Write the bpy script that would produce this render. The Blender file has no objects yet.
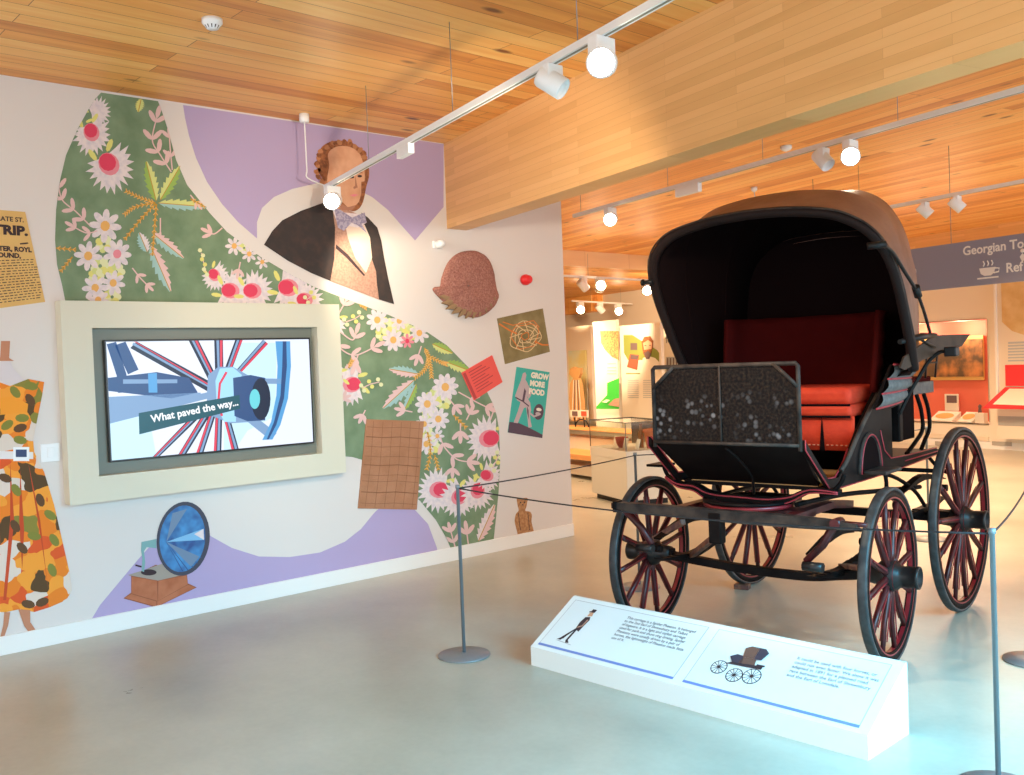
import bpy, bmesh, math, random
from math import sin, cos, pi, radians as R_, sqrt, atan2
from mathutils import Vector, Matrix
from mathutils.geometry import tessellate_polygon
random.seed(7)
SC = bpy.context.scene
COL = SC.collection

# ------------------------------------------------------------------ camera
FPX, PITCH, ROLL, AW, EYE = 965.0, R_(1.43), R_(-2.19), R_(48.22), 1.6
CAM = Vector((6.2418, 0.0, EYE))
fF = Vector((-sin(AW), cos(AW), 0)); fR = Vector((cos(AW), sin(AW), 0)); fU = Vector((0, 0, 1))
aF = fF * cos(PITCH) - fU * sin(PITCH)
aY = fU * cos(PITCH) + fF * sin(PITCH)
aR = fR * cos(ROLL) + aY * sin(ROLL)
aU = -fR * sin(ROLL) + aY * cos(ROLL)
cd = bpy.data.cameras.new('camera'); cd.sensor_fit = 'HORIZONTAL'; cd.sensor_width = 36.0
cd.lens = FPX / 1024 * 36; cd.clip_end = 200
co = bpy.data.objects.new('camera', cd); COL.objects.link(co)
M = Matrix((aR, aU, -aF)).transposed().to_4x4(); M.translation = CAM
co.matrix_world = M
SC.camera = co

def ray(px, py):
    return aR * ((px - 512) / FPX) - aU * ((py - 387.5) / FPX) + aF
def on_plane(px, py, p, n):
    r = ray(px, py); p = Vector(p); n = Vector(n)
    return CAM + r * ((p - CAM).dot(n) / r.dot(n))
def on_wall(px, py, x=0.0): return on_plane(px, py, (x, 0, 0), (1, 0, 0))
def on_z(px, py, z=0.0): return on_plane(px, py, (0, 0, z), (0, 0, 1))

# ------------------------------------------------------------------ materials
MAT = {}
def mat(name, col=(.5, .5, .5), rough=.5, metal=0.0, emit=None, es=1.0, spec=.5, noise=None, bump=None, coat=0):
    """noise=(scale, col2, lo, hi)   bump=(scale, strength)"""
    if name in MAT: return MAT[name]
    m = bpy.data.materials.new(name); m.use_nodes = True
    nt = m.node_tree; b = nt.nodes['Principled BSDF']
    b.inputs['Base Color'].default_value = (*col, 1)
    b.inputs['Roughness'].default_value = rough
    b.inputs['Metallic'].default_value = metal
    b.inputs['Specular IOR Level'].default_value = spec
    b.inputs['Coat Weight'].default_value = coat
    if emit:
        b.inputs['Emission Color'].default_value = (*emit, 1); b.inputs['Emission Strength'].default_value = es
    if noise or bump:
        tc = nt.nodes.new('ShaderNodeTexCoord')
    if noise:
        n = nt.nodes.new('ShaderNodeTexNoise'); n.inputs['Scale'].default_value = noise[0]; n.inputs['Detail'].default_value = 5
        nt.links.new(tc.outputs['Object'], n.inputs['Vector'])
        r = nt.nodes.new('ShaderNodeValToRGB')
        r.color_ramp.elements[0].position = noise[2]; r.color_ramp.elements[0].color = (*col, 1)
        r.color_ramp.elements[1].position = noise[3]; r.color_ramp.elements[1].color = (*noise[1], 1)
        nt.links.new(n.outputs['Fac'], r.inputs['Fac']); nt.links.new(r.outputs['Color'], b.inputs['Base Color'])
    if bump:
        n2 = nt.nodes.new('ShaderNodeTexNoise'); n2.inputs['Scale'].default_value = bump[0]; n2.inputs['Detail'].default_value = 4
        nt.links.new(tc.outputs['Object'], n2.inputs['Vector'])
        bp = nt.nodes.new('ShaderNodeBump'); bp.inputs['Strength'].default_value = bump[1]; bp.inputs['Distance'].default_value = .01
        nt.links.new(n2.outputs['Fac'], bp.inputs['Height']); nt.links.new(bp.outputs['Normal'], b.inputs['Normal'])
    MAT[name] = m
    return m

def wood_mat(name, angle, bw, bl, cols, rough=.45, vertical=None, knots=True, mort=.0022, mk_=.55):
    """planks: length along direction `angle` in the XY plane (or, with vertical, along angle and up Z)"""
    m = bpy.data.materials.new(name); m.use_nodes = True; nt = m.node_tree; L = nt.links
    b = nt.nodes['Principled BSDF']; b.inputs['Roughness'].default_value = rough
    tc = nt.nodes.new('ShaderNodeTexCoord')
    mp = nt.nodes.new('ShaderNodeMapping'); mp.vector_type = 'POINT'
    mp.inputs['Rotation'].default_value = (0, 0, -angle)
    L.new(tc.outputs['Object'], mp.inputs['Vector'])
    src = mp.outputs['Vector']
    if vertical:
        sp = nt.nodes.new('ShaderNodeSeparateXYZ'); L.new(src, sp.inputs[0])
        cb = nt.nodes.new('ShaderNodeCombineXYZ'); L.new(sp.outputs['X'], cb.inputs['X']); L.new(sp.outputs['Z'], cb.inputs['Y']); L.new(sp.outputs['Y'], cb.inputs['Z'])
        src = cb.outputs[0]
    br = nt.nodes.new('ShaderNodeTexBrick'); br.offset = .37; br.offset_frequency = 2
    br.inputs['Color1'].default_value = (0, 0, 0, 1); br.inputs['Color2'].default_value = (1, 1, 1, 1)
    br.inputs['Mortar'].default_value = (.5, .5, .5, 1)
    br.inputs['Scale'].default_value = 1; br.inputs['Brick Width'].default_value = bl; br.inputs['Row Height'].default_value = bw
    br.inputs['Mortar Size'].default_value = mort; br.inputs['Mortar Smooth'].default_value = 0
    L.new(src, br.inputs['Vector'])
    # grain: noise stretched along the board
    mp2 = nt.nodes.new('ShaderNodeMapping'); mp2.inputs['Scale'].default_value = (.55, 9, 9)
    L.new(src, mp2.inputs['Vector'])
    addv = nt.nodes.new('ShaderNodeVectorMath'); addv.operation = 'MULTIPLY_ADD'
    L.new(br.outputs['Color'], addv.inputs[0]); addv.inputs[1].default_value = (37, 13, 11); L.new(mp2.outputs[0], addv.inputs[2])
    ns = nt.nodes.new('ShaderNodeTexNoise'); ns.inputs['Scale'].default_value = 1.4; ns.inputs['Detail'].default_value = 6; ns.inputs['Distortion'].default_value = .8
    L.new(addv.outputs[0], ns.inputs['Vector'])
    mx = nt.nodes.new('ShaderNodeMath'); mx.operation = 'MULTIPLY_ADD'
    sepc = nt.nodes.new('ShaderNodeSeparateColor'); L.new(br.outputs['Color'], sepc.inputs[0])
    L.new(sepc.outputs[0], mx.inputs[0]); mx.inputs[1].default_value = .45
    m3 = nt.nodes.new('ShaderNodeMath'); m3.operation = 'MULTIPLY'; L.new(ns.outputs['Fac'], m3.inputs[0]); m3.inputs[1].default_value = .62
    L.new(m3.outputs[0], mx.inputs[2])
    rp = nt.nodes.new('ShaderNodeValToRGB')
    e = rp.color_ramp.elements
    e[0].position = .2; e[0].color = (*cols[0], 1); e[1].position = .85; e[1].color = (*cols[2], 1)
    k = e.new(.5); k.color = (*cols[1], 1)
    L.new(mx.outputs[0], rp.inputs['Fac'])
    out = rp.outputs['Color']
    if knots:
        mp3 = nt.nodes.new('ShaderNodeMapping'); mp3.inputs['Scale'].default_value = (2.0, 5.2, 5)
        L.new(src, mp3.inputs['Vector'])
        vo = nt.nodes.new('ShaderNodeTexVoronoi'); vo.inputs['Scale'].default_value = 1.0; L.new(mp3.outputs[0], vo.inputs['Vector'])
        cr = nt.nodes.new('ShaderNodeValToRGB'); cr.color_ramp.elements[0].position = .075; cr.color_ramp.elements[0].color = (1, 1, 1, 1)
        cr.color_ramp.elements[1].position = .17; cr.color_ramp.elements[1].color = (0, 0, 0, 1)
        L.new(vo.outputs['Distance'], cr.inputs['Fac'])
        # only some cells carry a knot
        sc = nt.nodes.new('ShaderNodeSeparateColor'); L.new(vo.outputs['Color'], sc.inputs[0])
        gt = nt.nodes.new('ShaderNodeMath'); gt.operation = 'GREATER_THAN'; gt.inputs[1].default_value = .5; L.new(sc.outputs[0], gt.inputs[0])
        ml = nt.nodes.new('ShaderNodeMath'); ml.operation = 'MULTIPLY'; L.new(cr.outputs['Color'], ml.inputs[0]); L.new(gt.outputs[0], ml.inputs[1])
        mk = nt.nodes.new('ShaderNodeMix'); mk.data_type = 'RGBA'; L.new(ml.outputs[0], mk.inputs[0]); L.new(out, mk.inputs[6]); mk.inputs[7].default_value = (.2, .06, .015, 1)
        out = mk.outputs[2]
    mm = nt.nodes.new('ShaderNodeMix'); mm.data_type = 'RGBA'; L.new(br.outputs['Fac'], mm.inputs[0]); L.new(out, mm.inputs[6])
    mm.inputs[7].default_value = (cols[0][0] * mk_, cols[0][1] * mk_ * .9, cols[0][2] * mk_ * .9, 1)
    L.new(mm.outputs[2], b.inputs['Base Color'])
    MAT[name] = m
    return m

# ------------------------------------------------------------------ mesh helpers
class MB:
    def __init__(s): s.bm = bmesh.new(); s.mats = []; s.cur = 0
    def m(s, mt):
        if isinstance(mt, str): mt = MAT[mt]
        if mt not in s.mats: s.mats.append(mt)
        s.cur = s.mats.index(mt); return s
    def face(s, pts, flip=False):
        vs = [s.bm.verts.new(p) for p in pts]
        if flip: vs.reverse()
        f = s.bm.faces.new(vs); f.material_index = s.cur; return f
    def box(s, x0, x1, y0, y1, z0, z1, mx=None, bev=0):
        r = bmesh.ops.create_cube(s.bm, size=1)
        for v in r['verts']:
            v.co = Vector(((x0 + x1) / 2 + v.co.x * (x1 - x0), (y0 + y1) / 2 + v.co.y * (y1 - y0), (z0 + z1) / 2 + v.co.z * (z1 - z0)))
            if mx is not None: v.co = mx @ v.co
        fs = set(f for v in r['verts'] for f in v.link_faces)
        for f in fs: f.material_index = s.cur
        if bev > 0:
            es = list(set(e for f in fs for e in f.edges))
            q = bmesh.ops.bevel(s.bm, geom=es, offset=bev, segments=2, affect='EDGES', profile=.6)
            fs = set(f for f in q['faces']) | set(f for f in fs if f.is_valid)
            for f in q['faces']: f.smooth = True
        for f in fs:
            if f.is_valid: f.material_index = s.cur
        return s
    def tube(s, pts, r, n=10, cap=True, smooth=True, flat=None):
        """r: number or list; flat=(a,b): elliptical section a (along ref) by b"""
        pts = [Vector(p) for p in pts]; N = len(pts)
        rs = r if isinstance(r, (list, tuple)) else [r] * N
        rings = []; ref = None
        for i, p in enumerate(pts):
            t = (pts[min(i + 1, N - 1)] - pts[max(i - 1, 0)]).normalized()
            if ref is None:
                ref = Vector((0, 0, 1)) if abs(t.z) < .9 else Vector((1, 0, 0))
            u = (ref - t * ref.dot(t)).normalized(); ref = u; w = t.cross(u)
            fa, fb = flat if flat else (1, 1)
            rings.append([s.bm.verts.new(p + (u * cos(2 * pi * k / n) * fa + w * sin(2 * pi * k / n) * fb) * rs[i]) for k in range(n)])
        for i in range(N - 1):
            for k in range(n):
                f = s.bm.faces.new((rings[i][k], rings[i][(k + 1) % n], rings[i + 1][(k + 1) % n], rings[i + 1][k]))
                f.material_index = s.cur; f.smooth = smooth
        if cap:
            for rg, rev in ((rings[0], True), (rings[-1], False)):
                f = s.bm.faces.new(rg[::-1] if rev else rg); f.material_index = s.cur
        return s
    def bar(s, pts, w, h, up=(0, 0, 1)):
        """rectangular bar swept along pts; w across, h along up"""
        pts = [Vector(p) for p in pts]; N = len(pts); up = Vector(up); rings = []
        ws = w if isinstance(w, (list, tuple)) else [w] * N; hs = h if isinstance(h, (list, tuple)) else [h] * N
        for i, p in enumerate(pts):
            t = (pts[min(i + 1, N - 1)] - pts[max(i - 1, 0)]).normalized()
            sd = t.cross(up).normalized(); u = sd.cross(t).normalized()
            rings.append([s.bm.verts.new(p + sd * a * ws[i] / 2 + u * b * hs[i] / 2) for a, b in ((-1, -1), (1, -1), (1, 1), (-1, 1))])
        for i in range(N - 1):
            for k in range(4):
                f = s.bm.faces.new((rings[i][k], rings[i][(k + 1) % 4], rings[i + 1][(k + 1) % 4], rings[i + 1][k])); f.material_index = s.cur
        for rg in (rings[0][::-1], rings[-1]):
            f = s.bm.faces.new(rg); f.material_index = s.cur
        return s
    def lathe(s, prof, o=(0, 0, 0), ax=(0, 0, 1), n=32, smooth=True):
        """prof: (radius, height) list along axis ax"""
        o = Vector(o); ax = Vector(ax).normalized()
        u = Vector((1, 0, 0)) if abs(ax.x) < .9 else Vector((0, 1, 0)); u = (u - ax * u.dot(ax)).normalized(); w = ax.cross(u)
        rings = []
        for r, h in prof:
            if r < 1e-6: rings.append([s.bm.verts.new(o + ax * h)])
            else: rings.append([s.bm.verts.new(o + ax * h + (u * cos(2 * pi * k / n) + w * sin(2 * pi * k / n)) * r) for k in range(n)])
        for a, b in zip(rings, rings[1:]):
            for k in range(n):
                k2 = (k + 1) % n
                q = [a[k], a[k2], b[k2], b[k]] if len(a) > 1 and len(b) > 1 else ([a[0], b[k2], b[k]] if len(a) == 1 else [a[k], a[k2], b[0]])
                if len(a) == 1 and len(b) == 1: continue
                f = s.bm.faces.new(q); f.material_index = s.cur; f.smooth = smooth
        return s
    def prism(s, poly, vec, smooth=False):
        """polygon (3-D points, planar) extruded by vec"""
        poly = [Vector(p) for p in poly]; vec = Vector(vec); n = len(poly)
        tri = tessellate_polygon([poly])
        a = [s.bm.verts.new(p) for p in poly]; b = [s.bm.verts.new(p + vec) for p in poly]
        for t in tri:
            for vs, rv in ((a, False), (b, True)):
                q = [vs[i] for i in t]
                if rv: q.reverse()
                try: f = s.bm.faces.new(q); f.material_index = s.cur
                except ValueError: pass
        for i in range(n):
            j = (i + 1) % n
            f = s.bm.faces.new((a[i], a[j], b[j], b[i])); f.material_index = s.cur; f.smooth = smooth
        return s
    def grid(s, rows, smooth=True, closed=False):
        vs = [[s.bm.verts.new(p) for p in r] for r in rows]
        for i in range(len(vs) - 1):
            n = len(vs[i])
            for k in range(n if closed else n - 1):
                k2 = (k + 1) % n
                f = s.bm.faces.new((vs[i][k], vs[i][k2], vs[i + 1][k2], vs[i + 1][k])); f.material_index = s.cur; f.smooth = smooth
        return s
    def build(s, name, mt=None, parent=None, loc=None, rz=0, solid=0, recalc=True):
        if mt is not None and not s.mats: s.m(mt)
        if recalc: bmesh.ops.recalc_face_normals(s.bm, faces=s.bm.faces[:])
        me = bpy.data.meshes.new(name); s.bm.to_mesh(me); s.bm.free()
        for x in s.mats: me.materials.append(x)
        o = bpy.data.objects.new(name, me); COL.objects.link(o)
        if parent: o.parent = parent
        if loc is not None: o.location = loc
        if rz: o.rotation_euler = (0, 0, rz)
        if solid:
            md = o.modifiers.new('solid', 'SOLIDIFY'); md.thickness = solid; md.offset = 0
        return o

def B(mt): b = MB(); b.m(mt); return b
def tag(o, label, cat, group=None):
    o['label'] = label; o['category'] = cat
    if group: o['group'] = group
    return o
def struct(o): o['kind'] = 'structure'; return o
def thing(name, label, cat, loc=(0, 0, 0), rz=0, group=None):
    o = bpy.data.objects.new(name, None); COL.objects.link(o); o.empty_display_size = .1
    o.location = loc; o.rotation_euler = (0, 0, rz); return tag(o, label, cat, group)
def crv(pts, sub=6, closed=False):
    """Catmull-Rom through points of any dimension"""
    P = [Vector(p) for p in pts]; n = len(P); out = []
    rng = range(n) if closed else range(n - 1)
    for i in rng:
        p0 = P[(i - 1) % n] if closed or i > 0 else P[0]; p1 = P[i]; p2 = P[(i + 1) % n]
        p3 = P[(i + 2) % n] if closed or i + 2 < n else P[-1]
        for k in range(sub):
            t = k / sub
            out.append(.5 * ((2 * p1) + (p2 - p0) * t + (2 * p0 - 5 * p1 + 4 * p2 - p3) * t * t + (3 * p1 - p0 - 3 * p2 + p3) * t ** 3))
    if not closed: out.append(P[-1])
    return out

def text_mesh(body, size, mt, mx, name, parent=None, bold=0, extrude=.0006, align='LEFT', spacing=1.0):
    c = bpy.data.curves.new(name, 'FONT'); c.body = body; c.size = size; c.offset = bold; c.extrude = extrude
    c.align_x = align; c.space_line = spacing; c.resolution_u = 3
    t = bpy.data.objects.new(name + '_src', c); COL.objects.link(t)
    dg = bpy.context.evaluated_depsgraph_get()
    me = bpy.data.meshes.new_from_object(t.evaluated_get(dg)); bpy.data.objects.remove(t)
    me.materials.clear(); me.materials.append(mt if not isinstance(mt, str) else MAT[mt]); me.transform(mx); me.name = name
    o = bpy.data.objects.new(name, me); COL.objects.link(o)
    if parent: o.parent = parent
    return o
def basis(o, x, y):
    x = Vector(x).normalized(); y = Vector(y); z = x.cross(y).normalized(); y = z.cross(x)
    m = Matrix((x, y, z)).transposed().to_4x4(); m.translation = Vector(o); return m

# ------------------------------------------------------------------ base materials
mat('wall_paint', (.71, .66, .63), .8)
mat('white_paint', (.84, .83, .80), .5)
mat('white_plastic', (.82, .83, .84), .35)
mat('white_metal', (.78, .79, .80), .35)
mat('cream_wall', (.82, .74, .62), .7)
mat('cabinet_cream', (.78, .68, .54), .6)
mat('black_gloss', (.012, .012, .015), .3, coat=.3)
mat('black_metal', (.013, .012, .012), .4, spec=.2)
mat('coach_black', (.006, .004, .004), .42, spec=.05, noise=(9, (.013, .009, .008), .35, .8))
mat('coach_red', (.30, .012, .018), .35, noise=(14, (.16, .012, .014), .3, .8))
mat('coach_maroon', (.075, .008, .009), .38, coat=.05, spec=.3, noise=(20, (.022, .006, .006), .35, .75))
mat('tyre', (.025, .025, .026), .5, spec=.4, noise=(25, (.055, .056, .057), .4, .75))
mat('grey_metal', (.22, .25, .27), .42, metal=.4)
mat('base_metal', (.24, .25, .26), .42, metal=.4)
mat('cord', (.015, .015, .018), .6)
mat('lilac', (.44, .35, .56), .75)
mat('glow', (1, 1, 1), .5, emit=(1, .82, .58), es=28)
mat('glow_far', (1, 1, 1), .5, emit=(1, .78, .5), es=22)

WALL_COLS = [(.62, .20, .035), (.88, .38, .085), (.98, .58, .19)]
wood_mat('ceiling_boards', R_(90), .135, 2.3, WALL_COLS)
BEAM_A = atan2(-.2235, 1)
wood_mat('ceiling_boards_far', BEAM_A, .135, 2.3, WALL_COLS)
wood_mat('beam_wood', BEAM_A, .043, .9, [(.70, .37, .135), (.80, .44, .17), (.86, .50, .21)], vertical=True, knots=False, mort=.0007, mk_=.85)
wood_mat('pale_wood', R_(90), .045, 1.1, [(.75, .5, .28), (.85, .6, .36), (.9, .66, .42)], knots=False)

# floor material: polished concrete, mottled
def floor_mat():
    m = bpy.data.materials.new('polished_concrete'); m.use_nodes = True; nt = m.node_tree; L = nt.links; b = nt.nodes['Principled BSDF']
    tc = nt.nodes.new('ShaderNodeTexCoord')
    n1 = nt.nodes.new('ShaderNodeTexNoise'); n1.inputs['Scale'].default_value = .9; n1.inputs['Detail'].default_value = 8; n1.inputs['Roughness'].default_value = .62
    n2 = nt.nodes.new('ShaderNodeTexNoise'); n2.inputs['Scale'].default_value = 30; n2.inputs['Detail'].default_value = 3
    L.new(tc.outputs['Object'], n1.inputs['Vector']); L.new(tc.outputs['Object'], n2.inputs['Vector'])
    r = nt.nodes.new('ShaderNodeValToRGB'); e = r.color_ramp.elements
    e[0].position = .3; e[0].color = (.36, .345, .28, 1); e[1].position = .72; e[1].color = (.54, .515, .425, 1)
    mx = nt.nodes.new('ShaderNodeMath'); mx.operation = 'MULTIPLY_ADD'; L.new(n2.outputs['Fac'], mx.inputs[0]); mx.inputs[1].default_value = .15; L.new(n1.outputs['Fac'], mx.inputs[2])
    sb = nt.nodes.new('ShaderNodeMath'); sb.operation = 'SUBTRACT'; L.new(mx.outputs[0], sb.inputs[0]); sb.inputs[1].default_value = .07
    L.new(sb.outputs[0], r.inputs['Fac']); L.new(r.outputs['Color'], b.inputs['Base Color'])
    rr = nt.nodes.new('ShaderNodeMapRange'); L.new(n1.outputs['Fac'], rr.inputs[0]); rr.inputs[3].default_value = .22; rr.inputs[4].default_value = .38
    L.new(rr.outputs[0], b.inputs['Roughness'])
    b.inputs['Specular IOR Level'].default_value = .6
    MAT['floor'] = m
floor_mat()

# ------------------------------------------------------------------ room shell
ZC = 3.417
XE = -4.9          # where the ceiling steps down
BD = Vector((1, -.2235, 0)).normalized(); BN = Vector((.2235, 1, 0)).normalized()
WEND = 6.26
def bp(x, y0): return y0 - .2235 * x          # y on a line parallel to the beam
BY = 15.4                                      # back wall at x=0
struct(B('floor').box(-13, 9.5, -4.5, 20.5, -.1, 0).build('floor'))
# ceiling: first bay boards parallel to the wall, second bay along the beam
c = MB(); c.m('ceiling_boards')
y1 = 4.93
def slab(c, x0, x1, ya0, ya1, z0, z1, dy=0):
    """quad slab whose +y and -y ends may be parallel to the beam"""
    p = [(x0, ya0(x0), z0), (x1, ya0(x1), z0), (x1, ya1(x1), z0), (x0, ya1(x0), z0)]
    c.prism(p, (0, 0, z1 - z0))
slab(c, -.2, 9.5, lambda x: -4.5, lambda x: bp(x, 5.03), ZC, ZC + .12)
c.m('ceiling_boards_far')
slab(c, XE, 9.5, lambda x: bp(x, 5.03), lambda x: bp(x, BY + .1), ZC, ZC + .12)
c.m('ceiling_boards')
slab(c, -13, XE - .03, lambda x: 5.0, lambda x: bp(x, BY + .3), 3.2, 3.2 + .12)
struct(c.build('ceiling'))
struct(B('pale_wood').box(XE - .05, XE, 5.0, 16.6, 3.16, ZC + .1).build('trim_2'))
# the deep laminated beam
b = B('beam_wood')
zb = 2.722
slab(b, .0, 9.5, lambda x: bp(x, 4.93), lambda x: bp(x, 5.135), zb, ZC + .05)
struct(b.build('trim_1'))
# walls
struct(B('wall_paint').box(-.2, 0, -4.5, WEND, -.05, 3.5).build('wall_left'))
struct(B('white_paint').box(-.0, .014, -4.5, WEND + .0, 0, .112, bev=.003).build('baseboard_left'))
struct(B('cream_wall').box(-13.2, -13, 4, 20.5, -.05, 3.6).build('wall_far_left'))
struct(B('cream_wall').box(-13, -.2, 4.8, 5.0, -.05, 3.6).build('wall_return'))
# back wall with a showcase opening
def bw(s, d=0.0):                               # point on the back wall: s metres along it from x=0, d metres in front of it
    return Vector((0, BY, 0)) + BD * s - BN * d
def on_back(px, py, d=0.0):
    p = bw(0, d); q = on_plane(px, py, p, BN); return (q - p).dot(BD), q.z
def back_box(mb, s0, s1, z0, z1, d0, d1, bev=0):
    mx = Matrix((BD, -BN, Vector((0, 0, 1)))).transposed().to_4x4(); mx.translation = Vector((0, BY, 0))
    return mb.box(s0, s1, d0, d1, z0, z1, mx=mx, bev=bev)
NS0, NS1 = on_back(860, 320)[0], on_back(986.5, 320)[0]
NZ0, NZ1 = on_back(985, 424.5)[1], on_back(985, 319)[1]
w = B('cream_wall')
back_box(w, -14, NS0, -.05, 3.6, -.15, 0); back_box(w, NS1, 6, -.05, 3.6, -.15, 0)
back_box(w, NS0, NS1, -.05, NZ0, -.15, 0); back_box(w, NS0, NS1, NZ1, 3.6, -.15, 0)
struct(w.build('wall_back'))
w = B('beam_wood'); back_box(w, -4.0, 6, 2.93, 3.45, 0, .08); struct(w.build('trim_4'))
w = B('white_paint'); back_box(w, -1.2, 1.6, 0, .11, 0, .02); struct(w.build('baseboard_back'))
# window wall on the right, daylight comes through it
w = B('white_paint')
w.box(7.4, 7.6, -4.5, 20, -.05, .25); w.box(7.4, 7.6, -4.5, 20, 3.1, 3.6)
for y in range(-4, 20, 3): w.box(7.4, 7.6, y, y + .12, .2, 3.2)
struct(w.build('wall_right'))

# ------------------------------------------------------------------ flat prints on the mural wall
class Print:
    """flat wall graphic; every polygon is given by photo pixels carried onto the wall plane"""
    def __init__(s, x=.0006): s.mb = MB(); s.x = x; s.k = 0
    def poly(s, pts, mt, smooth=0, step=True, closed=True):
        s.k += 1
        if smooth: pts = crv([(*p, 0) for p in pts], smooth, True)
        x = s.x + s.k * (.00012 if s.k < 12 else .00006)
        P = [on_wall(p[0], p[1], 0) for p in pts]
        V = [Vector((x, p.y, p.z)) for p in P]
        s.mb.m(mt)
        tri = tessellate_polygon([V]); vs = [s.mb.bm.verts.new(p) for p in V]
        for t in tri:
            f = s.mb.bm.faces.new([vs[i] for i in t]); f.material_index = s.mb.cur
            f.normal_update()
            if f.normal.x < 0: f.normal_flip()
        return s
    def clip_last(s): pass
    def build(s, name, label, cat, group=None):
        o = s.mb.build(name, recalc=False); tag(o, label, cat, group); return o
def ell(cx, cy, rx, ry, a=0, n=20):
    return [(cx + rx * cos(t) * cos(a) - ry * sin(t) * sin(a), cy + rx * cos(t) * sin(a) + ry * sin(t) * cos(a)) for t in [2 * pi * k / n for k in range(n)]]
def stroke(pts, w):
    """thin ribbon polygon along pixel points"""
    L = []; Rr = []
    n = len(pts)
    for i, p in enumerate(pts):
        a = pts[max(i - 1, 0)]; b = pts[min(i + 1, n - 1)]
        dx, dy = b[0] - a[0], b[1] - a[1]; l = sqrt(dx * dx + dy * dy) or 1
        ww = w[i] if isinstance(w, (list, tuple)) else w
        L.append((p[0] - dy / l * ww / 2, p[1] + dx / l * ww / 2)); Rr.append((p[0] + dy / l * ww / 2, p[1] - dx / l * ww / 2))
    return L + Rr[::-1]

# lilac shapes
P = Print(.0004)
P.poly([(183, 105.0), (185, 118), (189, 136), (196, 158), (207, 182), (222, 204), (238, 222), (257, 238.5), (257, 222), (262, 208), (274, 197), (292, 189), (320, 182.5), (352, 187),
        (372, 197), (388, 210), (402, 226), (415, 240.5), (443.5, 207), (443.5, 144.2)], 'lilac')
P.build('lilac_wall_shape', 'lilac painted shape high on the mural wall behind the gentleman portrait', 'wall graphic')
P = Print(.0004)
P.poly([(88, 625), (100, 605), (138, 559.5), (170, 524), (185, 514), (196, 522), (210.5, 536), (232, 548), (259, 556.5), (290, 557), (320, 552.5), (345, 541.6), (361, 529), (374, 513), (388, 500), (405, 500), (416, 511), (428, 524), (437, 548), (438, 560)], 'lilac')
P.build('lilac_wall_shape', 'lilac painted shape low on the wall behind the gramophone print', 'wall graphic')

# floral swoosh
mat('fl_green', (.145, .225, .125), .8, noise=(7, (.21, .30, .18), .35, .7))
mat('fl_white', (.78, .68, .68), .8, noise=(30, (.60, .54, .60), .4, .75))
mat('fl_pink', (.74, .50, .48), .8)
mat('fl_red', (.70, .05, .11), .8)
mat('fl_rose', (.75, .25, .30), .8)
mat('fl_yel', (.72, .68, .20), .8)
mat('fl_pale', (.72, .73, .42), .8)
mat('fl_gold', (.50, .27, .03), .8)
mat('fl_org', (.78, .42, .12), .8)
mat('fl_leaf', (.30, .45, .10), .8)
mat('fl_teal', (.33, .52, .50), .8)
mat('fl_lime', (.62, .66, .24), .8)
SW = [(101, 92.6), (95, 99), (88, 110), (77, 130), (66, 155), (60, 180), (56, 210), (55, 240), (57, 265), (62, 285), (66, 305), (200, 306), (336, 306), (340, 456), (352, 457), (361, 459.5),
      (380, 470), (400, 484), (420, 501), (435.7, 520), (446.5, 538.5), (452, 552), (493, 545), (496, 517), (498.5, 492), (500, 461), (499, 430), (496.5, 415), (492, 402), (485, 388), (475, 375), (468, 367),
      (447, 345.6), (425.5, 331), (414, 326), (388.7, 315), (355, 302.6), (330, 293), (314, 287), (286, 272), (260.7, 257), (227, 232), (210, 213.5), (187, 185), (176, 160), (168, 130), (162, 112), (158, 101.2)]
def inside(p, poly=SW):
    x, y = p; c = False; n = len(poly)
    for i in range(n):
        x1, y1 = poly[i]; x2, y2 = poly[(i + 1) % n]
        if (y1 > y) != (y2 > y) and x < (x2 - x1) * (y - y1) / (y2 - y1) + x1: c = not c
    return c
class Floral(Print):
    def poly(s, pts, mt, smooth=0, step=False):
        # clip against the swoosh by dropping small triangles outside
        s.mb.m(mt); s.k += 1; x = s.x + s.k * 8e-6
        V = [Vector((p[0], p[1], 0)) for p in pts]
        def put(tri, d):
            cs = [inside((p.x, p.y)) for p in tri]
            if not any(cs): return
            if all(cs) or d == 0:
                if not all(cs):
                    c = (tri[0] + tri[1] + tri[2]) / 3
                    if not inside((c.x, c.y)): return
                vs = []
                for p in tri:
                    q = on_wall(p.x, p.y); vs.append(s.mb.bm.verts.new((x, q.y, q.z)))
                f = s.mb.bm.faces.new(vs); f.material_index = s.mb.cur; f.normal_update()
                if f.normal.x < 0: f.normal_flip()
                return
            a, b, c = tri; ab, bc, ca = (a + b) / 2, (b + c) / 2, (c + a) / 2
            for t in ((a, ab, ca), (ab, b, bc), (ca, bc, c), (ab, bc, ca)): put(t, d - 1)
        for t in tessellate_polygon([V]): put([V[i] for i in t], 3)
        return s
    def lev(s, k): s.lv = k; return s
F = Floral(.0016); F.lv = 0
rnd = random.Random(3)
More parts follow.
